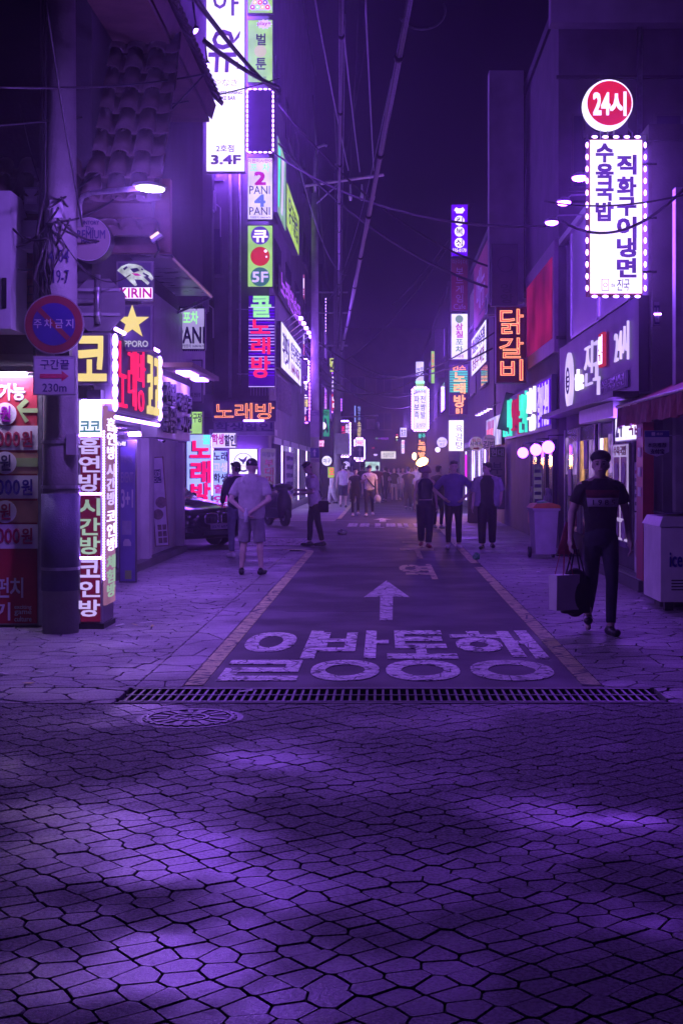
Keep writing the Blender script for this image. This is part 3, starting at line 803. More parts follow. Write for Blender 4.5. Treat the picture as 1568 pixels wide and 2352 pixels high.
# blank tall panel jutting out beyond the restaurant
tp = thing('blank_panel', 'tall blank grey vertical panel jutting from the wall above the unlit round-logo board', 'sign', (2.6, 33.2, 5.7))
MB().box(0, .85, 0, .5, 0, 5.7).build('cladding', CONCL, tp)
MB().box(.852, .95, .1, .4, .3, 5.5).build('mounting_frame', DARK, tp)

# ground floor of the right hand shops
for y0, y1 in ((19.0, 20.4), (20.6, 22.0), (22.4, 24.2), (24.4, 26.2)):
    g = RA.part('shop_window', MB().box(3.53, 3.598, y0, y1, .45, 2.35), GLASSD)
    for q in (y0, y1-.05): MB().box(3.5, 3.529, q, q+.05, .45, 2.35).build('frame', STEEL, g)
sg = em('shop_glow_dim', (.45, .25, .75), .5, .8, sample=False, scale=5); sw = em('shop_glow_warm', (.9, .45, .2), .6, .7, sample=False, scale=7)
for i, (y, z, w_, h_, m) in enumerate(((20.75, 1.55, .35, .6, sg), (21.3, 1.2, .3, .9, sw), (21.65, 1.7, .25, .4, LETW), (22.6, 1.3, .5, .8, sg), (23.3, 1.6, .4, .5, PALE), (23.8, 1.0, .3, 1.1, sw), (24.6, 1.5, .5, .6, sg), (25.3, 1.1, .4, .5, PALE), (25.8, 1.5, .25, .7, sg), (22.65, .55, .6, .5, PALE), (24.7, .55, .8, .45, MATS['red_paint']))):
    RA.part('window_poster', MB().box(3.512, 3.528, y, y+w_, z, min(z+h_, 2.3)), m)
RA.part('curved_fascia', MB().box(3.3, 3.598, 19.4, 22.8, 2.36, 2.62), STEEL)
RA.part('door_step', MB().box(3.32, 3.598, 17.6, 22.6, -.02, .15), CONC)
for i in range(3): RA.part('step_tread', MB().box(3.34+i*.08, 3.4+i*.08, 17.62, 22.58, .152, .16), STEEL)
RA.part('red_pillar', MB().box(3.36, 3.5, 17.5, 17.95, .152, 2.5), REDP)
RA.part('lower_panel', MB().box(3.52, 3.598, 18.0, 18.95, .16, 1.0), WHITEP)
for i in range(3): RA.part('food_picture', MB().tube([(3.515, 18.15+i*.27, .5), (3.505, 18.15+i*.27, .5)], .14, 14), pm('food_print', (.42, .3, .24), .5, 0, .5, 14, 0))
RA.part('menu_panel', MB().box(3.51, 3.519, 18.05, 18.9, 1.02, 1.7), PALE)
for j in range(5):
    for i in range(3): RA.part('menu_line', MB().box(3.5, 3.509, 18.1+i*.26, 18.3+i*.26, 1.1+j*.11, 1.15+j*.11), INKR if j == 4 else INK)
for i in range(4): RA.part('pillar_print', MB().box(3.35, 3.359, 17.62, 17.82, 1.25+i*.26, 1.37+i*.26), WHITEP)

# ================================================================== SIGNS on the left
S = Sign('tall white light box with brush lettering above the tile roof, Japanese dining', 473, -60, 563, 395, 41.0, WHITE, .3)
S.t('야', 488, -34, 548, 36, INK, bold=.01).t('유', 478, 66, 540, 165, INK, bold=.02, slant=.05)
S.t('やなぎ', 488, 181, 549, 199, INK, bold=-.012).t('JAPANESE DINING', 480, 210, 556, 219, INK, bold=.03).t('& SAKE BAR', 490, 221, 541, 230, INK, bold=.03)
S.t('2호점', 497, 333, 537, 349, INK, bold=.02, each=False).t('3.4F', 486, 357, 552, 377, INK, bold=.05)
lf = pm('leaf_print', (.3, .27, .4), .6, 0, .2, 8, 0)
S.poly([(534, 98), (548, 75), (553, 70), (550, 86), (537, 100)], lf, 'leaf').poly([(543, 142), (547, 141), (548, 158), (544, 160)], INKR, 'seal')
g1 = 'vertical signs stacked on the corner building'
S = Sign('green light box with billiard ball rack, topmost of the stacked signs', 568, -60, 627, 31, 41.4, GREENF, .25, group=g1)
S.poly([(596, -35), (622, 17), (622, 22), (618, 24), (577, 24), (573, 20), (574, 15)], LILAC, 'rack')
for j, (n, v) in enumerate(((4, 17), (3, 6), (2, -5), (1, -16))):
    for i in range(n):
        c = (INKM, GREENL, YEL, RED, VIOF, LILAC)[(i+2*j) % 6]
        S.disc(597.5+(i-(n-1)/2)*11.5, v, 5.2, c, 'ball', dy=.008); S.disc(597.5+(i-(n-1)/2)*11.5, v, 2.2, LETW, 'spot', dy=.016)
S = Sign('yellow-green light box with play burst and two black characters', 568, 45, 627, 190, 41.4, GREENF, .25, group=g1)
bur = []
for k in range(22):
    q = 2*PI*k/22; rr = 1 if k % 2 == 0 else .72
    bur.append((607+19*rr*math.cos(q), 56+12*rr*math.sin(q)))
S.poly(bur[::-1], LILAC, 'burst').t('play+', 592, 50, 622, 61, INKM, bold=.02, dy=.008).t('벌', 588, 78, 610, 104, INK, bold=.03).t('툰', 588, 133, 611, 160, INK, bold=.03)
S.t('만화카페', 580, 176, 611, 181, INK, bold=0, each=False)
S.disc(598, 118, 14, em('sign_glow_pale', (.8, .7, .45), .8, sample=False), 'centre_disc', dy=-.001)
S = Sign('blank violet panel ringed with white dashes of light, below the play burst', 568, 205, 627, 350, 41.4, pm('violet_panel', (.12, .03, .3), .4, 0, .2, 2, 0), .2, group=g1)
S.bulbs(5, 13, WBULB, .024, 2.4)
PALEF = em('backlit_lilac', (.55, .45, 1), 1.6, .3)
S = Sign('white light box with big magenta 2 and blue 4 between the words', 568, 362, 627, 505, 41.4, PALEF, .25, group=g1)
S.t('이판이사판어', 570, 365, 625, 374, INKM, bold=.02, each=False).t('포', 575, 376, 591, 394, GREENL, bold=.03).t('차', 603, 376, 619, 394, GREENL, bold=.03)
S.t('2', 586, 396, 609, 424, INKM, bold=.05).t('PANI', 573, 427, 620, 446, INK, bold=.0).t('4', 586, 448, 608, 474, em('ink_blue_backlit', (.15, .2, .9), .9, sample=False), bold=.05).t('PANI', 573, 476, 620, 494, INK, bold=0)
S.t('가맹문의 1644-9676', 574, 497, 622, 502, INK, bold=0, each=False)
S = Sign('green light box with red billiard ball between violet and teal discs', 568, 517, 627, 660, 41.4, GREENF, .25, group=g1)
S.disc(597.5, 541, 21, em('disc_violet', (.14, .05, .65), .8, sample=False)).t('큐', 582, 528, 614, 556, LETW, bold=.035, dy=.008)
S.disc(597.5, 589, 22, em('ball_red', (.75, .03, .05), .75, .3, sample=False), 'red_ball').disc(610, 577, 3.4, LETW, 'highlight', dy=.008).disc(612, 590, 2.2, LETW, 'highlight', dy=.008)
S.disc(597.5, 636, 22, em('disc_teal', (.06, .22, .3), .7, sample=False)).t('5F', 580, 625, 615, 648, LILAC, bold=.03, dy=.008)
S = Sign('violet karaoke sign striped with neon tubes, green and red characters', 570, 678, 632, 890, 41.3, em('neon_backing', (.10, .0, .75), .45, .3), .2, group=g1)
for v in [706+i*7.1 for i in range(24)]+[888]:
    if v > 866 and v < 880: continue
    S.strip(571, v, 631, v, LILAC if R.random() < .8 else VIOF, r=.011, dy=.002)
S.t('콜', 578, 680, 622, 728, GREENL, bold=.035, dy=.03, thick=.02)
for c, v0, v1 in (('노', 732, 770), ('래', 776, 813), ('방', 820, 867)): S.t(c, 577, v0, 620, v1, RED, bold=.035, dy=.03, thick=.02)
S.bracket(STEEL, -1)
S = Sign('wide karaoke sign of orange outline neon over the corner shop', 488, 920, 634, 968, 41.0, pm('neon_board_dark', (.06, .02, .07), .5, 0, .2, 5, 0), .3, name='neon_sign')
for c, a, b in (('노', 493, 537), ('래', 539, 580), ('방', 585, 630)):
    S.t(c, a, 926, b, 963, REDTUBE, neon=.012, dy=.02, bold=0); S.t(c, a+1, 927, b-1, 962, em('neon_dim_red', (.5, .01, .05), .35, sample=False), bold=-.01, dy=.004)
S.strip(560, 966, 606, 966, LED, r=.02)
S = Sign('unlit violet board with outlined student discount words under the orange neon', 490, 969, 630, 991, 41.0, DULL, .25)
S.t('학생할인', 494, 971, 627, 989, INK, bold=.03)
# facade boards on the corner building
S = Sign('long white light board under arm lamps, behind the striped karaoke sign', 0, 0, 0, 0, 0, WHITE2, .15, side='L', X=-3.28, Y0=43.4, Y1=53.6, Z0=4.85, Z1=6.35)
S.t('주민포차', .04, .18, .36, .85, INK, bold=.02).t('안주전문점', .42, .15, .97, .55, INK, bold=.02).t('1644-9676', .45, .65, .9, .88, INKR, bold=.02)
for i in range(6):
    MB().tube([(1.2+i*1.55, .1, S.H), (1.2+i*1.55, -.35, S.H+.35), (1.2+i*1.55, -.55, S.H+.25)], .02, 6).build('lamp_arm', STEEL, S.root)
    MB().box(1.0+i*1.55, 1.4+i*1.55, -.62, -.5, S.H+.18, S.H+.25).build('lamp_head', WBULB, S.root)
S = Sign('sloping pale green board high on the corner building, beside the dashed panel', 0, 0, 0, 0, 0, em('board_pale_green', (.35, .6, .45), .7, .3), .12, side='L', X=-3.3, Y0=42.1, Y1=45.6, Z0=9.6, Z1=12.0)
S.poly([(.1, .1), (.3, .1), (.15, .9), (.05, .9)], CYAN, 'stripe').poly([(.5, .1), (.75, .1), (.55, .9), (.4, .9)], LILAC, 'stripe')
S = Sign('lime green lit board high on the street face above the drain brackets', 0, 0, 0, 0, 0, em('board_lime', (.55, .8, .15), .9, .2), .3, side='L', X=-3.3, Y0=46.2, Y1=52.6, Z0=9.9, Z1=11.4)
S.t('당구클럽', .1, .2, .9, .8, INK, bold=.01)
S = Sign('row of purple tube letters along the dark street face', 0, 0, 0, 0, 0, None, .05, side='L', X=-3.4, Y0=44, Y1=56, Z0=7.3, Z1=8.3, cab=CONCD, name='tube_letter_sign')
S.t('노래연습장', .05, .1, .95, .9, em('tube_violet', (.4, .08, .9), 1.3, sample=False), neon=.03, bold=0)
S = Sign('white and pink 24 hour light box with vertical menu words beyond the corner building', 666, 630, 700, 816, 60, PALEF, .25)
S.r(667, 631, 699, 690, em('panel_pink', (.7, .12, .4), .8, .2, sample=False)).t('24시', 668, 640, 698, 662, LETW, bold=.03, dy=.006, each=False).t('연중무휴', 668, 666, 698, 682, LETW, bold=.02, dy=.006, each=False)
S.vt('와라주안', 679, 695, 696, 780, INK, bold=.02).r(667, 790, 699, 815, em('panel_pink', (.7, .12, .4), .8), 'stripe')
S = Sign('narrow red skewer sign with green words framed by running lights', 713, 683, 743, 793, 75, em('board_red_dim', (.5, .03, .12), .5, .2), .2)
S.vt('양고기꼬치', 719, 690, 741, 788, [LETW, GREENL, LETW, GREENL, LILAC], bold=.02).bulbs(4, 15, WBULB, .05, 1.8, .08)
S = Sign('white karaoke centre sign with outlined letters over a red basement tag', 678, 878, 708, 968, 61, em('board_indigo', (.08, .0, .4), .5, .2), .2)
S.t('센타', 681, 882, 706, 896, LETW, bold=.04, each=False).vt('노래방', 682, 899, 706, 953, [LETW, YEL, LILAC], bold=.045).r(684, 956, 704, 967, em('tag_red', (.8, .02, .1), .9, sample=False)).t('지하', 686, 958, 702, 966, LETW, bold=.02, dy=.006).bulbs(4, 11, VBULB, .04, 1.8, .06)
S = Sign('dark violet panel with dotted lights, above the karaoke centre sign', 681, 828, 706, 876, 60.5, VIOF if False else em('board_deep_violet', (.1, .0, .55), .35, .2), .2)
S.bulbs(4, 7, WBULB, .045, 1.6, .05)
S = Sign('tall violet panel outlined by dotted lights behind the arrow pole', 709, 810, 738, 902, 72, MATS['board_deep_violet'], .2)
S.bulbs(5, 16, VBULB, .05, 1.6, .05)
S = Sign('green baseball batting banner with white round badge', 729, 940, 757, 1003, 72, em('banner_green', (.03, .4, .25), .75, .3), .1)
S.disc(740, 978, 9, LETW, 'badge').t('야구장', 732, 944, 754, 955, INK, bold=.02, each=False).poly([(745, 962), (747, 960), (749, 963), (751, 975), (754, 990), (751, 996), (748, 984), (744, 994), (742, 992), (745, 978)], INK, 'batter')
S = Sign('small magenta price plate for two songs under the green banner', 728, 1010, 745, 1027, 70, PINKF, .08)
S.t('500원', 729, 1012, 744, 1018, LETW, bold=.02, each=False).t('두곡', 730, 1019, 743, 1026, LETW, bold=.02, each=False)
S = Sign('violet and red vertical sign with white letters behind the cable pole', 759, 860, 781, 945, 84, em('board_violet_red', (.2, .0, .7), .6, .3), .2)
S.vt('안주천국', 762, 864, 778, 902, LETW, bold=.03).r(760, 905, 780, 944, MATS['tag_red']).vt('마미', 763, 909, 778, 940, LETW, bold=.03, dy=.006).bulbs(3, 14, VBULB, .05, 1.6, .05)
S = Sign('yellow-green square sign tangled in cables on the far pole', 757, 822, 772, 855, 80, em('board_yellow', (.7, .75, .2), .9, .3), .15)
S.t('7', 760, 826, 769, 850, INK)
S = Sign('clam pancake sign with white brush letters and bulb border', 781, 970, 801, 1046, 88, em('board_plum', (.1, .02, .14), .4, .3), .2)
S.vt('조개전', 784, 978, 792, 1020, [RED, RED, RED], bold=.03).vt('유미네', 793, 974, 800, 1008, LETW, bold=.02).disc(791, 1030, 8, em('dish_print', (.8, .3, .25), .9, .5, sample=False), 'dish').t('322-8882', 783, 1040, 799, 1044, LETW).bulbs(3, 11, WBULB, .055, 1.7, .08)
S = Sign('white tripe restaurant light box with red characters, at the far left', 817, 1010, 834, 1055, 96, WHITE2, .2)
S.vt('막창구이', 820, 1013, 832, 1052, [RED, INK, RED, RED], bold=.03).bulbs(3, 8, WBULB, .06, 1.5, .08)
S = Sign('narrow yellow neon characters high over the far crowd', 820, 966, 829, 1006, 98, None, .05, cab=DARK, name='neon_sign')
S.vt('소곱창', 820, 967, 829, 1005, YEL, bold=.02)
S = Sign('pair of thin cyan flickering tube signs above the crossing arm', 813, 930, 828, 972, 100, None, .05, cab=DARK, name='neon_sign')
S.vt('한우', 821, 932, 828, 970, em('tube_blue', (.25, .35, 1), 1.2, sample=False), bold=0).strip(815, 932, 815, 970, MATS['tube_blue'], r=.04)
S = Sign('round white baseball sign above the lime poster', 739, 1047, 762, 1070, 60, None, .12, back=False)
S.disc(750.5, 1058.5, 11.5, DARK, 'cabinet', dy=-.15, th=.13).disc(750.5, 1058.5, 11.3, WHITE2, 'sign_face').t('야구', 742, 1053, 759, 1064, INK, bold=.02, dy=.008)
S = Sign('round white sign with dark noodle emblem by the pink window', 786, 1060, 803, 1077, 74, None, .12, back=False)
S.disc(794.5, 1068.5, 8.6, DARK, 'cabinet', dy=-.15, th=.13).disc(794.5, 1068.5, 8.4, LILAC, 'sign_face').disc(794.5, 1068.5, 6.2, INK, 'ring', dy=.008, ring=1.1).poly([(784, 1062), (792, 1064), (797, 1068), (790, 1071), (783, 1069)], INK, dy=.01)
S = Sign('lime poster with orange letter standing beside the batting shop', 752, 1072, 768, 1098, 58, em('poster_lime', (.6, .75, .1), .75, .2), .05)
S.t('오', 756, 1074, 767, 1092, RED, bold=.03)
# the white-faced karaoke panels across the alley
S = Sign('tall pale blue light box with three red karaoke characters beside the car', 428, 997, 486, 1178, 37.5, LBLUE, .3)
RD2 = em('letter_crimson', (1, .0, .1), 1.2, .1, sample=False)
for c, v0, v1 in (('노', 1010, 1055), ('래', 1060, 1107), ('방', 1110, 1152)):
    S.t(c, 436, v0+1.5, 480, v1+1.5, INK, bold=.05); S.t(c, 439, v0, 483, v1, RD2, bold=.05, dy=.01)
S.t('콜', 466, 999, 484, 1020, CYAN, bold=.03, dy=.02).r(430, 1156, 484, 1176, MATS['tag_red']).t('최신시설완비', 433, 1159, 482, 1173, LETW, bold=.03, dy=.006, each=False)
MB().box(S.W+.01, S.W+.05, -.06, -.01, .5, S.H-.1).build('tube', LED, S.root)
S = Sign('slanted white box with student discount letters above the pale blue sign', 487, 993, 543, 1030, 37.0, PALEF, .2)
S.t('학생', 488, 997, 514, 1020, INKM, bold=.05, each=False).t('할인', 516, 999, 541, 1024, INK, bold=.05, each=False)
S = Sign('narrow pale column of outlined student words next to the pale blue box', 489, 1034, 524, 1190, 37.4, LBLUE, .25)
for i, (c, m) in enumerate((('노래', INK), ('고생', LILAC), ('학생', INK), ('할', INKM), ('인', INKM), ('콜', INK))):
    S.t(c, 491, 1038+i*25, 522, 1058+i*25, m, bold=.04, each=False)
S = Sign('square white light box with a hen inside a ring, over the corner shop door', 526, 1030, 592, 1090, 41.2, WHITE, .2)
S.disc(559, 1062, 22, INK, 'ring', ring=1.6, n=40)
S.poly([(549, 1050), (553, 1054), (559, 1055), (565, 1049), (568, 1047), (567, 1052), (565, 1059), (561, 1062), (560, 1067), (558, 1067), (557, 1062), (551, 1058), (548, 1053)], INK, 'hen')
S.t('닭한마리', 545, 1068, 573, 1074, INKR, bold=.0, each=False).poly([(548, 1075), (553, 1079), (560, 1080), (567, 1078), (570, 1075), (566, 1082), (558, 1084), (551, 1081)], INK, 'flourish').r(528, 1086, 545, 1087.5, INKR, 'red_line')
S = Sign('lit lower shop window with price text under the hen sign', 526, 1093, 600, 1160, 41.3, em('shop_glow', (.8, .75, .95), 1.0, .4), .1, name='shop_window', cat='window')
S.t('곱창전골 9,000', 530, 1100, 560, 1112, INKR, bold=.0, each=False)
S = Sign('pale vertical stew banner with red brush characters right of the hen sign', 596, 1029, 634, 1160, 41.6, em('banner_pale', (.32, .2, .5), .32, .2), .05)
S.t('의정부', 602, 1038, 632, 1050, INK, bold=.01, each=False).vt('부대찌개', 608, 1054, 628, 1130, INKR, bold=.02)
S = Sign('dim menu board on the dark side wall of the stew shop', 0, 0, 0, 0, 0, DULL, .05, side='L', X=-3.4, Y0=46.6, Y1=51, Z0=.5, Z1=2.2)
for j in range(5): S.t('부대찌개 8,000', .1, .08+j*.18, .9, .2+j*.18, INK, bold=0, each=False)
S = Sign('green billiard hall sign cropped by the white fascia', 433, 944, 466, 998, 30, GREENF, .15)
S.t('당구장', 434, 949, 464, 970, INK, bold=.03, each=False)
# ================================================================== near left signs and things
S = Sign('yellow character on a dark lit box at the building corner', 176, 765, 254, 884, 13.72, pm('dark_sign_face', (.05, .035, .08), .5, 0, .2, 4, 0), .3)
S.t('코', 178, 776, 244, 872, YEL, bold=.04, cell=False, thick=.02)
S = Sign('dark side sign with red karaoke and yellow characters edged by dotted lights', 0, 0, 0, 0, 0, MATS['dark_sign_face'], .2, side='L', X=-2.74, Y0=13.74, Y1=16.45, Z0=2.2, Z1=2.98)
for c, a, b in (('노', .05, .21), ('래', .25, .41), ('방', .45, .61)): S.t(c, a, .06, b, .93, RED, bold=-.015, thick=.02, cell=False)
for a, b in ((.68, .80), (.85, .97)): S.t('코', a, .08, b, .92, YEL, bold=.02, thick=.02, cell=False)
S.bulbs(30, 0, WBULB, .02, 1.2, .06, 'tb').bulbs(0, 6, WBULB, .03, 2.4, .02, 'lr')
S = Sign('plain white fascia with small three dimensional letters beyond the karaoke side sign', 0, 0, 0, 0, 0, None, .2, side='L', X=-2.76, Y0=16.5, Y1=19.3, Z0=2.0, Z1=2.78, cab=WHITEP, name='fascia_sign')
lm = pm('cut_letter_dark', (.08, .07, .12), .5, 0, .3, 8, 0)
S.t('전원', .08, .1, .4, .45, lm, bold=.04, thick=.05).t('콩나물국밥', .1, .5, .42, .9, lm, bold=.03, thick=.05).t('해장국', .48, .2, .92, .5, lm, bold=.03, thick=.05).t('24시간', .5, .58, .92, .85, lm, bold=.03, thick=.05, each=False)
MB().box(.1, 2.75, -.42, -.02, .86, .92).build('lamp_hood', WOODM, S.root)
MB().box(.7, 1.5, -.3, -.12, .835, .858).build('lamp', LED, S.root)
MB().box(2.0, 2.5, -.3, -.12, .835, .858).build('lamp', LED, S.root)
# corner column of stacked lettering
S = Sign('floor-standing red column of smoking, hourly and coin karaoke words with light bars', 182, 916, 236, 1432, 13.62, em('column_red', (.32, .015, .12), .3, .25), .55, cab=GREYP, name='column_sign')
S.r(183, 920, 235, 1000, WHITE, 'top_panel').t('코코', 185, 965, 232, 996, em('ink_teal', (.05, .22, .32), .9, sample=False), bold=.04, dy=.006)
cw = em('column_letter', (.6, .45, 1), .95, .2, sample=False); cg = em('column_letter_green', (.42, .6, .5), .8, .3, sample=False)
for c, v0, v1, m in (('흡', 1003, 1042, cw), ('연', 1048, 1084, cw), ('방', 1089, 1128, cw), ('시', 1145, 1183, cg), ('간', 1190, 1228, cg), ('방', 1233, 1272, cg), ('코', 1287, 1325, cw), ('인', 1334, 1370, cw), ('방', 1378, 1415, cw)):
    S.t(c, 184, v0, 230, v1, m, bold=.03, cell=False, thick=.012)
for v in (1000.5, 1134, 1281): S.strip(184, v, 234, v, LED, 'light_bar', r=.014)
MB().box(-.02, S.W+.02, -.03, .56, -.09, -.002).build('plinth', BLACKP, S.root)
MB().box(S.W+.004, S.W+.03, .02, .5, .18, 2.2).build('side_face', em('column_side', (.5, .2, .45), .6, .3), S.root)
side = S.root; zz = 2.08
for c, m in (('흡연방', LETW), ('시간방', LILAC), ('코인방', LETW), ('체험방', cg)):
    pp = place_text(c[0], 0, 0, .4, .13, 0, m, side, bold=.03); 
    for o in pp: o.location = (S.W+.03, .06, zz-.13); o.rotation_euler = (0, 0, PI/2)
    for k in (1, 2):
        for o in place_text(c[k], 0, 0, .4, .13, 0, m, side, bold=.03): o.location = (S.W+.03, .06, zz-.13-.145*k); o.rotation_euler = (0, 0, PI/2)
    zz -= .47
bl = MB().ell((0, 0, 0), .012, .012, .012, 6, 4).mesh('led', WBULB, True)
for i in range(56): link('led', bl, side, (S.W+.016, -.012, .45+i*.027))
for i in range(44): link('led', bl, side, (S.W+.03, .53, .75+i*.027))
# the lamp box on top of the column
S = Sign('small grey flood lamp unit glaring on top of the lettered column', 200, 895, 232, 918, 13.5, None, .2, cab=DARK, name='flood_lamp', cat='lamp')
MB().box(-.05, S.W+.1, -.02, .2, -.03, -.002).build('lens', LED, S.root)
# game price poster
S = Sign('red game arcade price poster board with white price bands beside the pole', -60, 862, 91, 1436, 13.74, pm('poster_red', (.4, .03, .05), .5, 0, .25, 2, 0), .12, cab=GREYP, name='price_poster', cat='poster')
PB = pm('poster_band', (.7, .66, .76), .5, 0, .1, 4, 0); PG = pm('poster_green', (.28, .42, .15), .5, 0, .2, 4, 0); PO = pm('poster_tan', (.45, .25, .16), .5, 0, .2, 4, 0)
for v0, v1 in ((978, 1034), (1092, 1145), (1204, 1260)): S.r(-58, v0, 89, v1, PB, 'band')
for v0, v1 in ((1040, 1088), (1150, 1200)): S.r(-58, v0, 89, v1, PO, 'band')
S.r(20, 1052, 89, 1072, PG, 'arrow_bar', dy=.005).poly([(40, 935), (60, 915), (68, 922), (52, 938), (89, 938), (89, 948), (52, 948), (68, 966), (60, 972)], PG, 'arrow', dy=.003)
for v in (951, 1063, 1175): S.disc(14, v, 26, PB, 'price_badge', dy=.007)
TR = pm('poster_ink_red', (.33, .015, .08), .5, 0, .1, 4, 0); TB = pm('poster_ink_blue', (.04, .01, .3), .5, 0, .1, 4, 0); TM = pm('poster_ink_magenta', (.35, .0, .4), .5, 0, .1, 4, 0)
S.t('가능', 0, 882, 60, 919, PB, bold=.04)
for v, m in ((951, TM), (1063, INK), (1175, TR)): S.t('원', 4, v-18, 27, v+18, m, bold=.03, dy=.016)
for v, m in ((1009, TR), (1119, TB), (1231, TR)):
    S.t('000', -5, v-17, 48, v+17, m, bold=.02, dy=.006).t('원', 52, v-18, 76, v+18, m, bold=.03, dy=.006)
S.t('펀치', -10, 1327, 57, 1372, PB, bold=.02).t('기', -10, 1384, 26, 1424, PB, bold=.02)
for i, tx in enumerate(('exciting', 'game', 'culture')): S.t(tx, 35, 1389+i*13, 74, 1401+i*13, PB, bold=0)
MB().box(S.W+.005, S.W+.04, -.04, .12, 0, S.H).build('frame_post', STEEL, S.root)
MB().box(0, S.W, -.2, -.04, S.H+.02, S.H+.08).build('lamp_hood', GREYP, S.root)
MB().box(.1, S.W-.1, -.16, -.08, S.H+.0, S.H+.018).build('lamp', em('poster_lamp', (.7, .55, 1), 70), S.root)
# beer signs
S = Sign('dark hanging sign with yellow five pointed star above the red karaoke sign', 267, 700, 350, 806, 14.3, pm('star_board', (.06, .04, .12), .5, 0, .2, 4, 0), .12)
star = []
for k in range(10):
    q = PI/2+2*PI*k/10; rr = 40 if k % 2 == 0 else 15.6
    star.append((305+rr*math.cos(q), 741-rr*math.sin(q)))
S.poly(star[::-1], YEL, 'star', th=.02).t('SAPPORO', 267, 783, 341, 797, em('letter_silver', (.55, .5, .75), .8, sample=False), bold=.03)
S = Sign('backlit running beast emblem above red lettering on a dark hanging board', 268, 600, 352, 690, 14.3, MATS['star_board'], .1)
S.poly([(270, 622), (280, 612), (296, 606), (312, 607), (326, 612), (333, 620), (346, 627), (354, 640), (349, 645), (338, 634), (330, 636), (345, 650), (340, 655), (326, 643), (310, 642), (316, 655), (311, 658), (298, 646), (286, 634)], em('emblem_silver', (.5, .52, .62), .95, .5, sample=False, scale=14), 'emblem').poly([(300, 618), (316, 616), (322, 622), (308, 627)], INK, 'stroke', dy=.006).poly([(303, 628), (318, 629), (326, 634), (312, 634)], INKM, 'stroke', dy=.006).poly([(284, 617), (292, 612), (295, 615), (287, 622)], INK, 'stroke', dy=.006).poly([(326, 617), (331, 619), (329, 622), (325, 621)], INK, 'eye', dy=.006).poly([(330, 626), (344, 634), (342, 637), (329, 630)], INK, 'stroke', dy=.006)
S.r(283, 661, 351, 686, LETW, 'letter_ground', dy=.002).t('KIRIN', 276, 663, 349, 684, INKM, bold=.03, dy=.008)
# premium malt round sign behind pole
S = Sign('big round unlit beer sign with dark lettering behind the utility pole', 176, 500, 255, 602, 13.6, None, .2, back=False, name='round_sign')
S.disc(205, 550, 50, DARK, 'cabinet', dy=-.2, th=.18, n=40).disc(205, 550, 49, pm('round_face', (.24, .2, .21), .5, 0, .15, 3, .02), 'sign_face', n=40).disc(205, 550, 50, STEEL, 'rim', ring=1.6, dy=.002, n=40)
S.t('SUNTORY', 184, 508, 229, 517, INK, bold=.02, dy=.008).t('The', 196, 520, 217, 530, INK, bold=0, dy=.008, slant=.15).t('PREMIUM', 170, 530, 243, 549, INK, bold=.02, dy=.008).t('MALT\'S', 189, 550, 224, 560, INK, bold=.02, dy=.008)
# hanging pub sign
S = Sign('pale pocha sign with zigzag edge and black letters under the glass canopy', 412, 706, 472, 804, 20, em('sign_pale_lamp', (.42, .34, .75), .85, .35), .1)
for i in range(12):
    u = 413+i*4.9
    S.poly([(u, 704), (u+2.6, 704), (u+1.6, 708), (u-1, 708)], INK, 'edge_mark').poly([(u, 803), (u+2.6, 803), (u+1.6, 807), (u-1, 807)], INK, 'edge_mark')
S.t('포차', 421, 716, 456, 744, GREENL, bold=.04).t('PANI', 407, 752, 470, 788, INK, bold=.03).t('가맹문의 1644-9676', 416, 791, 470, 799, INK, bold=0, each=False)
MB().tube([(S.W*.5, -.0, S.H), (S.W*.7, -.2, S.H+.06), (S.W*.75, -.25, S.H-.06)], .012, 6).build('lamp_arm', STEEL, S.root)
S = Sign('unlit white restaurant board below the pocha sign', 414, 826, 466, 925, 21, pm('board_white', (.5, .45, .55), .5, 0, .1, 3, 0), .08)
S.t('요리 전문점', 434, 902, 461, 912, INK, bold=.0, each=False)
# standing banners by the shopfront
S = Sign('tall dim blue standee with 3+1 offer leaning by the karaoke door', 274, 1010, 314, 1338, 18.9, pm('standee_blue', (.16, .12, .42), .5, 0, .2, 3, 0), .05, name='standee', cat='standee')
S.t('3+1', 280, 1125, 306, 1165, PALE, bold=.03).t('EVENT', 279, 1085, 307, 1108, pm('print_dim', (.3, .26, .45), .6, 0, .2, 8, 0), bold=.02).t('무한리필', 279, 1045, 305, 1062, MATS['print_dim'], bold=0, each=False)
S.r(281, 1196, 303, 1228, MATS['print_dim'], 'picture').r(288, 1310, 303, 1330, PG, 'picture').poly([(284, 1245), (288, 1238), (297, 1238), (302, 1246), (302, 1254), (284, 1254)], PALE, 'logo')
S = Sign('narrow noodle banner on a leaning stand against the pale wall', 357, 1050, 390, 1256, 23.6, PALE, .03, cab=WOODM, name='banner', cat='banner')
S.r(362, 1079, 382, 1110, INK, 'title').t('냉면', 363, 1081, 381, 1108, PALE, bold=0, dy=.006).disc(378, 1155, 13, pm('bowl_print', (.16, .1, .12), .5, 0, .5, 20, 0), 'bowl').disc(369, 1182, 12, MATS['bowl_print'], 'bowl')
for j in range(3):
    for i in range(2): S.r(366+i*11, 1206+j*15, 375+i*11, 1218+j*15, MATS['bowl_print'], 'picture')
S.root.rotation_euler = (0, math.radians(-4), 0)
S = Sign('small white lit door sign with karaoke times beside the column', 262, 1012, 292, 1026, 17.5, None, .02, cab=INK, name='door_sign')
S.t('24시 노래방', 264, 1014, 290, 1024, LETW, bold=.02, each=False)

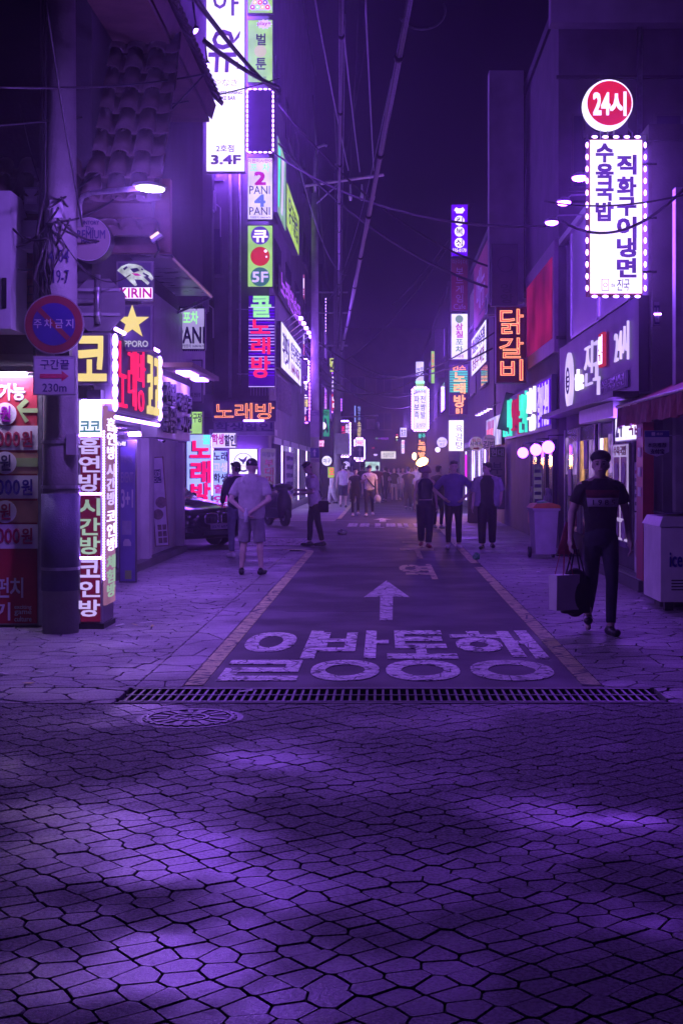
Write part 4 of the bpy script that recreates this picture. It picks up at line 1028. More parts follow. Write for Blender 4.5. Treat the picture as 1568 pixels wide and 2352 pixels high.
# ================================================================== SIGNS on the right
S = Sign('big white light box with violet restaurant words ringed by bulbs', 1352, 320, 1475, 676, 18.0, WHITE, .3, cab=REDP, rim=.012)
IV = em('ink_violet_backlit', (.10, .02, .42), .5, sample=False)
for c, v0, v1 in (('수', 332, 372), ('육', 378, 418), ('국', 420, 460), ('밥', 466, 507)): S.t(c, 1368, v0, 1406, v1, IV, bold=.055, cell=False)
for c, v0, v1 in (('직', 358, 400), ('화', 408, 450), ('구', 455, 495), ('이', 500, 545), ('냉', 548, 590), ('면', 595, 636)): S.t(c, 1417, v0, 1458, v1, IV, bold=.055, cell=False)
S.r(1380, 641, 1397, 668, INKR, 'badge').r(1381.5, 642.5, 1395.5, 666.5, LETW, 'badge_ground', dy=.005).disc(1388.5, 655, 5, INKR, 'badge_ring', ring=1.2, dy=.01).t('the', 1402, 650, 1411, 660, INK, bold=0).t('진국', 1413, 641, 1443, 668, INK, bold=.01, slant=.1)
S.bulbs(5, 13, WBULB, .018, 2.2, .03)
S.bracket(DARK, 1, 3, .2)
S = Sign('round red light sign reading 24 hours above the big white light box', 1339, 183, 1453, 297, 18.0, None, .2, back=False, name='round_sign')
S.disc(1394, 241, 56, WHITE, 'cabinet', dy=-.14, th=.12, n=48).disc(1397, 238, 54.5, LETW, 'rim', n=48).disc(1398, 238, 51, em('round_red', (.8, .01, .06), .8, .3), 'sign_face', dy=.008, n=48)
S.t('24', 1361, 216, 1398, 264, LETW, bold=.045, dy=.018).t('시', 1400, 214, 1435, 266, LETW, bold=.045, dy=.018, cell=False)
for u in (1380, 1397, 1412): MB().tube([(S.x(u), .1, -.17), (S.x(u), .1, S.z(292))], .01, 6).build('support', STEEL, S.root)
# fascia of the restaurant (fractions along the board, left end far)
def fy(y): return (26.4-y)/8.2
S = Sign('dark restaurant fascia with white brush name, oval badge and 24 hour letters', 0, 0, 0, 0, 0, None, .14, side='R', X=3.44, Y0=18.2, Y1=26.4, Z0=2.66, Z1=3.95, cab=pm('fascia_dark', (.035, .025, .06), .45, 0, .2, 2, .03), name='fascia_sign')
S.y = -.01
FW = em('fascia_letter', (.6, .45, 1), 1.25, .25, sample=False)
def zf(z): return (3.95-z)/1.29
ov = [(fy(24.75)+.052*math.cos(2*PI*k/24)*(1 if abs(math.sin(2*PI*k/24)) < .8 else .9), zf(3.22)-.40*math.sin(2*PI*k/24)) for k in range(24)]
S.poly(ov[::-1], FW, 'badge', th=.05).disc(fy(24.75), zf(3.22), .03, INK, 'badge_ring', dy=.055, ring=.008).t('E', fy(24.9), zf(3.3), fy(24.6), zf(3.1), INK, dy=.055)
S.t('the', fy(23.9), zf(3.35), fy(23.1), zf(2.98), LETW, bold=.0, thick=.05).t('진', fy(23.0), zf(3.72), fy(22.1), zf(2.98), FW, bold=-.012, thick=.03, slant=.1).t('국', fy(21.95), zf(3.7), fy(21.3), zf(2.78), FW, bold=-.012, thick=.05, slant=.1)
S.r(fy(21.25), zf(3.72), fy(20.8), zf(3.2), em('plate_red', (.6, .03, .1), .7), 'red_plate', th=.05).t('본점', fy(21.2), zf(3.68), fy(20.85), zf(3.24), LETW, dy=.052, bold=.02)
S.t('24시', fy(19.95), zf(3.68), fy(18.85), zf(3.14), FW, bold=-.012, thick=.03, each=False)
S.r(fy(21.2), zf(3.0), fy(18.95), zf(2.76), DULL, 'lower_plate', th=.03).t('수육국밥 냉면', fy(21.1), zf(2.97), fy(19.1), zf(2.8), LILAC if False else PALE, dy=.032, bold=0, each=False)
MB().box(0, S.W, -.35, 0, -.08, -.002).build('ledge', DARK, S.root)
# arm lamps over the restaurant wall
for i, (u, v, d) in enumerate(((1330, 405, 20.0), (1294, 462, 21.8), (1266, 508, 23.4))):
    p = P(u, v, d); k = thing('arm_lamp', ('bright arm lamp nearest the big white light box', 'middle arm lamp on the restaurant wall', 'arm lamp furthest along the restaurant wall')[i], 'lamp', p, 0, 'arm lamps on the restaurant')
    MB().tube([(3.6-p.x, .02, .12), (.12, 0, .1), (.04, 0, .03)], .014, 6).build('arm', STEEL, k)
    MB().rings([(0, 0, .06, .05, .05), (0, 0, .03, .1, .13), (0, 0, -.02, .13, .17)], 14).build('shade', STEEL, k)
    MB().ell((0, 0, -.03), .11, .14, .04, 12, 6).build('bulb', em('arm_bulb', VI, 70), k, True)
S = Sign('row of tall coloured channel letters along the next shop front', 0, 0, 0, 0, 0, None, .1, side='R', X=3.36, Y0=27.0, Y1=37.4, Z0=2.4, Z1=3.5, cab=pm('board_night', (.05, .035, .09), .5, 0, .2, 2, .03), name='channel_letter_sign')
S.y = -.01
S.t('춘천네', .0, .06, .22, .95, CYAN, bold=-.01, thick=.06).t('오리', .24, .06, .42, .95, em('letter_red_dim', (.8, .02, .15), .6, .3, sample=False), bold=-.01, thick=.06).t('본사', .43, .06, .59, .95, CYAN, bold=-.01, thick=.06).t('직영', .6, .06, .75, .95, LETW, bold=-.01, thick=.06)
S.r(.77, .06, .985, .92, VIOF, 'violet_panel').t('갈비', .78, .1, .87, .9, LILAC, bold=.02, dy=.006).t('냉면', .88, .1, .97, .9, LILAC, bold=.02, dy=.006)
S = Sign('large billboard panel with red neon glow put in, in a pink frame above the coloured letters', 0, 0, 0, 0, 0, em('billboard_neon_glow', (.75, .02, .22), .26, .8, scale=.7), .12, side='R', X=3.42, Y0=27.05, Y1=32.5, Z0=3.95, Z1=6.2, cab=pm('billboard_frame', (.3, .16, .3), .5, 0, .2, 3, 0), rim=.3)  # uneven red emission stands in for neon glow reflected on the panel
S = Sign('dark board with orange neon outlined chicken rib characters', 1138, 704, 1209, 880, 32.0, em('neon_plum_board', (.16, .0, .05), .16, .2), .3, name='neon_sign')
for c, v0, v1 in (('닭', 710, 768), ('갈', 776, 823), ('비', 826, 874)):
    S.t(c, 1145, v0, 1201, v1, REDTUBE, neon=.014, bold=0, dy=.03); S.t(c, 1146, v0+1, 1200, v1-1, REDFILL, bold=-.004, dy=.005)
S = Sign('unlit dark board with faint round logo above the orange neon characters', 1128, 560, 1188, 702, 33.0, pm('board_faded', (.2, .15, .22), .6, 0, .2, 2, 0), .3)
S.disc(1160, 607, 19, pm('logo_faded', (.12, .09, .14), .6, 0, .2, 2, 0), 'logo', ring=2).vt('앙앙', 1148, 650, 1178, 698, MATS['logo_faded'], bold=.02)
S = Sign('slanted white lit menu board on the wall beside the orange neon', 0, 0, 0, 0, 0, WHITE2, .15, side='R', X=3.36, Y0=44.2, Y1=51.4, Z0=5.1, Z1=6.5)
S.t('옛날민속주점', .05, .1, .95, .45, INK, bold=.03).t('동동주 파전', .1, .55, .9, .9, INKR, bold=.02, each=False)
S = Sign('faded reddish hoarding high on the wall above the white menu board', 0, 0, 0, 0, 0, pm('hoarding_red', (.3, .08, .12), .6, 0, .3, 1, 0), .1, side='R', X=3.36, Y0=43, Y1=50, Z0=6.7, Z1=9.0)
S.t('메뉴', .2, .2, .8, .8, PALE, bold=.01)
g2 = 'vertical signs stacked beyond the orange neon'
S = Sign('violet boxing gym light box with white discs, top of the far right stack', 1035, 469, 1074, 589, 52, VIOF, .25, group=g2)
for c, v in (('킥', 507), ('복', 532), ('싱', 558)): S.disc(1054.5, v, 11.3, LETW).t(c, 1046, v-8, 1063, v+8, INK, bold=.02, dy=.008)
S.poly([(1042, 483), (1047, 476), (1051, 479), (1058, 479), (1062, 476), (1067, 483), (1063, 486), (1062, 490), (1047, 490), (1046, 486)], LETW, 'emblem').t('335-0170', 1039, 571, 1070, 579, LETW, bold=.01)
S = Sign('unlit red board game cafe board, under the boxing gym sign', 1035, 594, 1074, 714, 52, DULLR, .25, group=g2)
S.t('마이더', 1038, 597, 1071, 607, DULL, each=False).vt('보드게임', 1046, 612, 1063, 696, pm('print_grey', (.4, .33, .42), .6, 0, .2, 8, 0), bold=0).t('Cafe', 1041, 698, 1069, 710, MATS['print_grey'], bold=0)
S = Sign('white light box with green emblem and pink pocha characters', 1035, 720, 1074, 826, 52, WHITE2, .25, group=g2)
S.disc(1054, 733, 9, INKG, 'emblem').vt('삼칠포차', 1046, 742, 1062, 811, [INKM, INKM, INKG, INKG], bold=.04).t('3700원', 1044, 814, 1064, 822, INKR, each=False)
S = Sign('green tube karaoke sign with orange outlined characters, bottom of the stack', 1031, 838, 1074, 953, 51.8, MATS['neon_board_dark'], .2, group=g2, name='neon_sign')
for i in range(13): S.strip(1032, 853+i*3.9, 1073, 853+i*3.9, CYAN, r=.016, dy=.002)
S.t('인스', 1037, 839, 1069, 851, REDTUBE, neon=.03, bold=0, dy=.03, each=False)
for c, v0, v1 in (('노', 854, 878), ('래', 880, 904), ('방', 907, 936)): S.t(c, 1041, v0, 1068, v1, REDTUBE, neon=.03, bold=0, dy=.03)
S.t('B1', 1046, 938, 1061, 950, REDTUBE, neon=.035, bold=0, dy=.02)
S = Sign('white soup restaurant light box with three black characters', 1029, 964, 1065, 1037, 44, WHITE, .25)
S.vt('육갈탕', 1045, 975, 1062, 1032, INK, bold=.0)
S = Sign('small round clock-like sign left of the soup light box', 1002, 1004, 1027, 1028, 50, None, .1, back=False, name='round_sign')
S.disc(1014.5, 1016, 12.3, DARK, 'cabinet', dy=-.13, th=.11).disc(1014.5, 1016, 12, LILAC, 'rim').disc(1014.5, 1016, 10, PALEF, 'sign_face', dy=.008).t('24시간', 1006, 1010, 1023, 1016, INK, each=False, dy=.016, bold=0).t('영업', 1009, 1018, 1020, 1024, INK, each=False, dy=.016, bold=0)
k = thing('globe_lamp', 'small bare white globe under the round clock-like sign', 'lamp', P(1004.5, 1033, 50))
MB().ell((0, 0, 0), .1, .1, .1, 14, 10).build('globe', WHITE, k, True); MB().tube([(0, 0, .1), (.3, 0, .2)], .012, 6).build('arm', STEEL, k)
S = Sign('pale round shooting range sign with red arrow', 1076, 1002, 1110, 1036, 42, None, .1, back=False, name='round_sign')
S.disc(1093, 1019.5, 16.8, DARK, 'cabinet', dy=-.13, th=.11).disc(1093, 1019.5, 16.5, em('disc_pale', (.45, .3, .5), .55, .2), 'sign_face').t('탑건', 1084, 1007, 1102, 1014, INKR, each=False, dy=.008).t('사격장', 1079, 1014, 1107, 1025, INK, each=False, dy=.008).poly([(1086, 1028), (1095, 1028), (1095, 1025.5), (1101, 1030), (1095, 1034), (1095, 1031.5), (1086, 1031.5)], INKR, 'arrow', dy=.008)
S = Sign('violet round gimbap sign overlapping the shooting range sign', 1105, 998, 1142, 1035, 41, None, .1, back=False, name='round_sign')
S.disc(1123.5, 1016.5, 18.5, DARK, 'cabinet', dy=-.13, th=.11).disc(1123.5, 1016.5, 18.2, em('disc_lilac', (.3, .16, .42), .5, .2), 'sign_face').t('김밥', 1108, 1013, 1138, 1029, INK, dy=.008, bold=.02).t('Pronto', 1113, 1004, 1133, 1010, INK, dy=.008, bold=0)
S = Sign('dim vertical real estate board below the gimbap sign', 1123, 1027, 1159, 1170, 38.5, DULL, .1)
S.r(1124, 1028, 1158, 1050, pm('board_green_dim', (.07, .1, .07), .6, 0, .2, 4, 0)).t('현대', 1127, 1031, 1155, 1048, PALE, dy=.006, each=False).vt('부동산', 1130, 1060, 1152, 1150, INK, bold=.04)
S = Sign('bulb bordered white pancake and pork sign far down the right side', 949, 893, 980, 986, 80, WHITE2, .2)
S.vt('파보족', 951, 908, 962, 962, INK, bold=.01).vt('전쌈발', 965, 908, 976, 962, INK, bold=.01).t('민속주점', 953, 896, 977, 903, DULL, each=False).t('김삿갓', 955, 972, 977, 982, INK, each=False, bold=0).bulbs(5, 16, WBULB, .06, 1.3, .06)
S = Sign('small pale beer cellar light box above the bulb bordered sign', 954, 830, 973, 877, 80, PALEF, .2)
S.vt('맥창', 956, 845, 963, 862, INK).vt('주고', 964, 843, 972, 860, INK)
S = Sign('small lit green panel strung with bulbs under the beer cellar box', 954, 880, 974, 891, 80, GREENF, .1)
S.bulbs(4, 0, em('bulb_green', (.3, 1, .7), 2, sample=False), .08, 1, .05)
S = Sign('thin green vertical light strip sign on the far right', 989, 806, 998, 881, 70, GREENF, .3)
S.vt('소주방', 990.5, 810, 996.5, 850, RED, bold=.02)
S = Sign('unlit grey real estate board with dark characters beside the green strip', 998, 756, 1026, 868, 66, pm('board_grey_dim', (.13, .1, .16), .6, 0, .2, 3, 0), .2)
S.vt('연우부동산', 1003, 760, 1022, 862, MATS['logo_faded'], bold=.02)
S = Sign('cyan and orange neon karaoke characters over the torch lamp', 957, 993, 978, 1050, 70, None, .1, cab=DARK, name='neon_sign')
S.t('봉주', 960, 996, 976, 1006, CYAN, bold=.02, each=False)
for i, c in enumerate('노래방'): S.t(c, 960, 1010+i*14, 976, 1022+i*14, REDTUBE, neon=.035, bold=0)
S = Sign('narrow white sign column on a pole at the far right, by the traffic lights', 921, 1010, 929, 1042, 95, WHITE2, .2)
S.vt('생고기', 922, 1012, 928, 1040, [RED, INK, RED], bold=.02)
S = Sign('white framed window cluster sign on the far right wall', 918, 982, 934, 1004, 94, PALEF, .2)
S.t('호프', 920, 986, 932, 1000, INK, each=False)
S = Sign('wide cream brush lettered sign on the building closing the street', 874, 1036, 909, 1054, 110, em('sign_cream', (.75, .68, .75), 1.1, .2), .2)
S.t('맛길의상호', 880, 1040, 904, 1050, INK, bold=.0, each=False)
S = Sign('violet and green dotted strip of letters over the end of the street', 862, 1004, 892, 1010, 111, None, .1, cab=DARK, name='neon_sign')
S.t('노래연습장', 868, 1005, 892, 1009.5, em('dots_violet', (.4, .05, .9), 1.4, sample=False), each=False, bold=0).t('ON', 862, 1005, 867, 1009, GREENL, bold=0)
S = Sign('cup shaped white neon outline above the end shop', 856, 1038, 868, 1048, 109, None, .05, cab=DARK, name='neon_sign')
S.poly([(857, 1043), (867, 1043), (865, 1047), (859, 1047)], LILAC, 'cup')
S = Sign('lit end shop front with pale counter under the brush lettered sign', 838, 1060, 872, 1082, 111, em('shop_counter', (.5, .75, .7), 1.0, .5, scale=3), .1, name='shop_window', cat='window')
S = Sign('small red lettered LED board in the far distance', 853, 1026, 866, 1031, 108, None, .05, cab=DARK, name='neon_sign')
S.t('LED', 854, 1027, 860, 1030.5, RED, bold=0)
# near right: door light box, posters, payment plate
S = Sign('white 24 hour door light box half hidden by the awning', 0, 0, 0, 0, 0, WHITE2, .12, side='R', X=3.44, Y0=17.96, Y1=20.0, Z0=2.0, Z1=2.5, cab=WHITEP)
S.t('24', .05, .1, .3, .85, INK, bold=.02).t('국밥', .55, .3, .95, .85, INKR, bold=.02)
S = Sign('lit white menu poster with food pictures behind the man with bags', 0, 0, 0, 0, 0, em('poster_lit', (.55, .4, .85), .75, .2), .06, side='R', X=3.46, Y0=19.05, Y1=20.3, Z0=.55, Z1=1.98)
for j, (v0, v1) in enumerate(((.14, .46), (.56, .76), (.8, .96))):
    for i in range(2): S.r(.08+i*.46, v0, .46+i*.46, v1, MATS['food_print'], 'picture'); S.disc(.27+i*.46, (v0+v1)/2, .12, PALE, 'plate', dy=.006)
S.t('수육국밥', .08, .03, .9, .12, INKR, each=False).t('6,000', .1, .48, .5, .54, INK)
S = Sign('white payment plate with dark blue header hanging over the freezer', 1478, 988, 1535, 1048, 15.4, None, .02, back=False, name='hanging_plate')
S.poly([(1478, 989), (1535, 989), (1534, 1038), (1524, 1043), (1514, 1046), (1506, 1049), (1498, 1046), (1488, 1043), (1479, 1038)][::-1], pm('plate_pale', (.5, .48, .56), .4, 0, .1, 5, 0), 'plate', th=.01)
S.r(1478.5, 990, 1534.5, 1004, pm('plate_blue', (.03, .03, .25), .4, 0, .1, 5, 0), 'header', dy=.011).t('本店推荐', 1485, 1017, 1528, 1028, INK, dy=.011, each=False, bold=0).t('支付宝', 1491, 1031, 1523, 1043, INK, dy=.011, each=False, bold=.02).r(1494, 993, 1502, 1001, PALE, 'mark', dy=.016).t('推荐', 1505, 994, 1520, 1000, PALE, dy=.016, each=False, bold=0)
MB().tube([(S.x(1535), .01, S.z(1000)), (S.x(1560), .01, S.z(1000))], .008, 6).build('bracket', STEEL, S.root)
aw = thing('awning', 'red-brown ragged awning over the freezer shop', 'awning', (0, 0, 0))
AWM = pm('awning_cloth', (.28, .07, .08), .7, 0, .4, 9, .2, 20)
val = MB(); n = 44
vs = []; 
for k in range(n+1):
    y = 13.2+(19.0-13.2)*k/n; xo = 3.3+.02*math.sin(k*1.7)
    vs += [(xo, y, 2.46), (xo-.015*math.sin(k*2.3), y, 2.2+.012*math.sin(k*1.1)), (xo+.02, y, 2.46), (xo+.02, y, 2.2+.012*math.sin(k*1.1))]
fs = []
for k in range(n):
    a, b = 4*k, 4*k+4; fs += [(a, a+1, b+1, b), (a+2, b+2, b+3, a+3), (a+1, a+3, b+3, b+1)]
MB().add(vs, fs).build('valance', AWM, aw)
MB().add([(3.3, 13.2, 2.465), (3.94, 13.2, 2.75), (3.94, 19.0, 2.75), (3.3, 19.0, 2.465), (3.3, 13.2, 2.49), (3.94, 13.2, 2.78), (3.94, 19.0, 2.78), (3.3, 19.0, 2.49)], [(0,1,2,3),(7,6,5,4),(0,4,5,1),(1,5,6,2),(2,6,7,3),(3,7,4,0)]).build('canopy_cloth', AWM, aw)
MB().tube([(3.28, 13.2, 2.48), (3.28, 19.0, 2.48)], .02, 8).build('front_bar', STEEL, aw)
# globe lamps at the brewery front
gl = em('globe_light', VI, 14)
for i, (u, v, d) in enumerate(((1200, 1040, 31.0), (1230, 1033, 28.5), (1258, 1027, 26.3))):
    k = thing('globe_lamp', ('white globe lamp closest to the real estate board', 'middle white globe lamp of the three by the bottle window', 'white globe lamp closest to the wheeled bin')[i], 'lamp', P(u, v, d), 0, 'globe lamps on the bottle shop')
    MB().ell((0, 0, 0), .122, .122, .122, 20, 14).build('globe', gl, k, True)
    MB().tube([(0, 0, .12), (.0, 0, .22), (.3, 0, .24)], .014, 6).build('arm', DARK, k)
# bottle shop front below the globes
for i, (y0, y1) in enumerate(((27.2, 28.4), (28.6, 29.8), (30.0, 31.4))):
    g = RB.part('shop_window', MB().box(3.44, 3.498, y0, y1, .6, 2.2), GLASSD)
    for q in (y0, y1-.05): MB().box(3.4, 3.439, q, q+.05, .6, 2.2).build('frame', DARK, g)
    for b in range(3):
        MB().rings([(3.38, y0+.25+b*.3, .85, .045, .045), (3.38, y0+.25+b*.3, 1.02, .045, .045), (3.38, y0+.25+b*.3, 1.1, .018, .018), (3.38, y0+.25+b*.3, 1.2, .018, .018)], 10).build('bottle_print', pm('bottle', (.25, .3, .3), .3, 0, .2, 8, 0), g, True)
    MB().box(3.36, 3.4, y0, y1, .35, .598).build('ledge', REDP, g)
S = Sign('pale upright menu banner standing left of the wheeled bin', 1222, 1066, 1246, 1226, 26.2, em('menu_banner', (.25, .17, .42), .25, .2), .04, name='banner', cat='banner')
for j in range(8): S.r(1226, 1078+j*17, 1242, 1086+j*17, INK, 'line')
S.t('천원', 1225, 1068, 1243, 1076, INK, each=False)
S = Sign('grey cloth banner hanging askew beside the coloured letters', 1140, 898, 1172, 985, 36, pm('banner_grey', (.25, .22, .3), .7, 0, .2, 3, .1), .02, name='banner', cat='banner')
S.root.rotation_euler = (0, math.radians(14), 0)
S = Sign('lit shop window row with red lattice under the downlights', 0, 0, 0, 0, 0, em('shop_white', (.55, .45, .95), 1.1, .5, scale=2), .1, side='R', X=3.4, Y0=39.0, Y1=44.5, Z0=2.3, Z1=3.2)
for i in range(10):
    for j in range(3):
        if (i+j) % 2: S.r(.05+i*.05, .1+j*.28, .1+i*.05, .38+j*.28, RED if j else INKM, 'lattice')
S = Sign('tall magenta lit doorway edge beyond the gimbap sign', 1066, 1044, 1073, 1110, 44, em('magenta_light', (.8, .02, .9), 1.4), .1, name='lit_doorway', cat='doorway')
S = Sign('fluorescent strip sign board at the very right behind the awning', 1497, 690, 1516, 750, 17.0, DULL, .05)
S.t('꾼', 1499, 700, 1514, 745, INK).strip(1500, 722, 1516, 722, LED, r=.012)
for i in range(5):
    p = P(1065-i*9+22, 962+i*3.5-2, 44-i*1.0)
    k = thing('downlight', 'white downlight in the row above the lit shop window', 'lamp', (3.1, 39.5+i*1.2, 3.35), 0, 'downlights over the lit shop')
    MB().rings([(0, 0, .05, .08, .08), (0, 0, .0, .1, .1)], 14).build('housing', WHITEP, k); MB().rings([(0, 0, -.012, .085, .085), (0, 0, -.002, .085, .085)], 14).build('lens', em('downlight_lens', (.6, .45, 1), 6), k)
    MB().tube([(0, 0, .05), (.3, 0, .2)], .012, 6).build('arm', STEEL, k)
k = thing('torch_lamp', 'blazing orange lamp glowing behind the woman in the hat', 'lamp', P(969, 1061, 44))
MB().ell((0, 0, 0), .19, .12, .12, 14, 10, Matrix.Rotation(math.radians(-25), 3, 'Y')).build('flame', ORANGE, k, True)
MB().tube([(0, .05, -.08), (0, .05, -1.72)], .025, 8).build('post', DARK, k)
ld = bpy.data.lights.new('torch_light', 'POINT'); ld.energy = 90; ld.color = (1, .36, .1); ld.shadow_soft_size = .15
lo = bpy.data.objects.new('light', ld); COL.objects.link(lo); lo.parent = k; lo.location = (0, -.25, .05)
k = thing('wall_lamp', 'small warm wall lamp beside the cyan and orange neon', 'lamp', P(951, 1048, 72))
MB().ell((0, 0, 0), .12, .12, .2, 10, 8).build('bulb', WARM, k, True); MB().tube([(0, .1, .1), (.4, .1, .2)], .02, 6).build('arm', STEEL, k)

# ================================================================== POLES
POLE = pm('pole_concrete', (.25, .24, .25), .8, 0, .22, 3, .3, 50)
px = (140-U0)*13.3/F
k = thing('utility_pole', 'thick concrete utility pole with cables and painted numbers beside the price poster', 'utility pole', (px, 13.3, 0))
MB().tube([(0, 0, -.05), (0, 0, 2.2), (0, 0, 7.5)], [.175, .168, .135], 24).build('shaft', POLE, k, True)
ringmesh(.179, .186, 0, .95, 24).build('wrap', pm('pole_wrap', (.07, .06, .13), .55, 0, .3, 4, .3, 80), k, True).location = (0, 0, .42)
for z in (1.42, 1.86, .62): ringmesh(.182, .188, 0, .03, 24).build('strap', STEEL, k).location = (0, 0, z)
MB().box(-.06, .06, -.2, -.15, 4.05, 4.22).build('meter_tag', PLASTIC, k)
MB().box(.1, .2, -.2, -.1, 1.75, 1.95).build('junction_box', GREYP, k)
for i, tx in enumerate(('04-04', '0-19-7')):
    place_text(tx, -.13, 3.62-i*.2, .12, 3.75-i*.2, -.158, INK, k, bold=.0)
for i in range(7):
    a = -1.9+.2*i; rr = .16
    MB().tube([(rr*math.sin(a)*1.1, -rr*math.cos(a)*1.0, 7.4), (rr*math.sin(a)*1.12+.01*math.sin(i), -rr*math.cos(a)*1.12, 5.2), (rr*math.sin(a)*1.15, -rr*math.cos(a)*1.15, 4.3), (-.17-.012*i, -.06, 3.8), (-.175-.012*i, -.06, 2.6)], .014+.006*(i % 2), 6).build('cable', CABLE, k, True)
for i in range(4):
    MB().tube([(.02*i-.1, -.17, 4.0), (.1-.1*i, -.26, 3.75-.1*i), (-.05, -.22, 3.5-.1*i), (-.16, -.14, 3.9)], .012, 6).build('cable', CABLE, k, True)
MB().rings([(-.09, -.08, 2.55, .13, .13), (-.09, -.08, 2.86, .13, .13)], 20).build('clamp_box', GREYP, k, True)
MB().box(.0, .14, -.24, -.12, 2.6, 2.82).build('clamp', DARK, k)
# street lamp on an arm
k = thing('street_lamp', 'street lamp on a curved arm glowing above the round beer sign', 'street lamp', P(188, 500, 13.3))
pts = [P(184, 520, 13.3), P(184, 470, 13.3), P(190, 452, 13.25), P(210, 443, 13.05), P(270, 437, 12.5), P(322, 432, 11.9)]
MB().tube([p-Vector(k.location) for p in pts], .024, 10).build('arm', STEEL, k, True)
hc = P(346, 431, 11.7)-Vector(k.location)
MB().ell(hc+Vector((-.01, 0, .015)), .15, .07, .035, 16, 8, Matrix.Rotation(.08, 3, 'Y')).build('head', GREYP, k, True)
MB().ell(hc+Vector((.0, -.01, -.012)), .125, .075, .028, 16, 8, Matrix.Rotation(.08, 3, 'Y')).build('lens', em('street_lamp_lens', (.7, .55, 1), 26), k, True)
ld = bpy.data.lights.new('street_lamp_light', 'POINT'); ld.energy = LAMP_E = 270; ld.color = (.33, .125, 1); ld.shadow_soft_size = .1
lo = bpy.data.objects.new('light', ld); COL.objects.link(lo); lo.parent = k; lo.location = hc+Vector((0, 0, -.06))
# no parking sign, limit plate
k = thing('no_parking_sign', 'round dark blue no parking sign with red rim on the concrete pole', 'road sign', P(125, 745, 12.85))
def rad(u): return u*12.85/F
def disc(r, y0, y1, n=44): return MB().prism([(r*math.cos(2*PI*i/n), r*math.sin(2*PI*i/n)) for i in range(n)], y0, y1)
disc(rad(69), -.004, .012).build('plate', STEEL, k)
RIM = pm('sign_red', (.15, .015, .025), .4, 0, .15, 5, 0); BLU = pm('sign_blue', (.022, .012, .15), .4, 0, .15, 5, 0); WRT = pm('sign_white', (.34, .32, .38), .4, 0, .1, 5, 0)
disc(rad(66), -.008, -.005).build('rim', RIM, k); disc(rad(49), -.012, -.009).build('face', BLU, k)
MB().prism([(rad(-38), rad(30)), (rad(-30), rad(38)), (rad(38), rad(-30)), (rad(30), rad(-38))][::-1], -.0145, -.0125).build('slash', RIM, k)
for i, c in enumerate('주차금지'): place_text(c, rad(-46+24.5*i), rad(-9), rad(-46+24.5*i+18), rad(12), -.0145, WRT, k, bold=.01, thick=.003)
MB().box(-.05, .05, .013, .3, -.02, .02).build('bracket', STEEL, k)
k = thing('limit_plate', 'grey rectangular plate with arrow and 230m under the no parking sign', 'road sign', P(126, 908, 12.85))
MB().box(rad(-49), rad(49), -.004, .01, 0, rad(91)).build('plate', STEEL, k); MB().box(rad(-46), rad(46), -.008, -.005, rad(3), rad(88)).build('face', WRT, k)
MB().box(rad(-43), rad(43), -.0095, -.0085, rad(85), rad(86)).build('border', INK, k)
place_text('구간끝', rad(-33), rad(60), rad(35), rad(82), -.0085, INK, k, bold=.01, thick=.003)
MB().prism([(rad(-33), rad(39)), (rad(-33), rad(49)), (rad(17), rad(49)), (rad(17), rad(56)), (rad(33), rad(44)), (rad(17), rad(32)), (rad(17), rad(39))], -.012, -.0085).build('arrow', INKR, k)
place_text('230m', rad(-27), rad(8), rad(28), rad(27), -.0085, INK, k, bold=.01, thick=.003)
MB().box(-.04, .04, .011, .3, .1, .14).build('bracket', STEEL, k)
k = thing('stop_sign', 'grey back of an octagonal road sign clamped to a tube behind the pole', 'road sign', P(232, 700, 13.9))
oc = [(.255*math.cos(PI/8+PI/4*i)*1.12, .255*math.sin(PI/8+PI/4*i)*1.12) for i in range(8)]
oc = [(x*1.02-.02, z*1.02+.0) for x, z in oc]
MB().prism(oc, 0, .01).build('plate', pm('sign_back', (.17, .16, .18), .6, .3, .2, 5, .05), k)
for z in (.15, -.1): MB().box(-.26, .2, -.025, -.001, z-.015, z+.015).build('stiffener', GREYP, k)
MB().tube([(-.02, -.05, .3), (-.02, -.05, -.2)], .028, 12).build('post', STEEL, k, True)
for z in (.15, -.1): ringmesh(.029, .036, -.02, .02, 14).build('clamp', STEEL, k).location = (-.02, -.05, z)
MB().tube([(-.36, -.06, .03), (-.06, -.06, .03)], .022, 8).build('arm', STEEL, k)
for (u0, v0, u1, v1), lb in (((55, 430, 90, 484), 'grey meter box with rounded lid on the dark wall, above the square one'), ((50, 506, 92, 572), 'larger square grey switch box on the dark wall below the lidded one')):
    p = P(u0, v1, 13.7); kk = 13.7/F; k = thing('switch_box', lb, 'box', p)
    MB().box(0, (u1-u0)*kk, 0, .28, 0, (v1-v0)*kk).build('case', GREYP, k); MB().box(.02, (u1-u0)*kk-.02, -.02, -.001, .07, (v1-v0)*kk-.02).build('lid', PLASTIC if u0 > 52 else GREYP, k)
    MB().box(.04, .1, -.024, -.021, .09, .12).build('tag', WHITEP, k)
k = thing('wall_cabinet', 'tall pale metal cabinet on the wall at the left edge', 'cabinet', P(-40, 755, 13.3))
MB().box(0, .28, 0, .6, 0, 1.36).build('case', pm('cabinet_lilac', (.42, .4, .46), .5, 0, .15, 3, .05), k); MB().box(.2, .24, -.02, -.001, .2, .5).build('handle', DARK, k)
k = thing('flood_light', 'small tilted flood light with glowing grille under the brown panel', 'lamp', P(359, 545, 13.6))
rot = Matrix.Rotation(math.radians(-35), 4, 'Y')
a = MB().box(-.06, .06, -.05, .05, -.03, .0).build('housing', GREYP, k); a.matrix_local = rot
a = MB().box(-.05, .05, -.045, .045, .001, .03).build('lens', em('flood_lens', (1, .6, .5), 1.6), k); a.matrix_local = rot
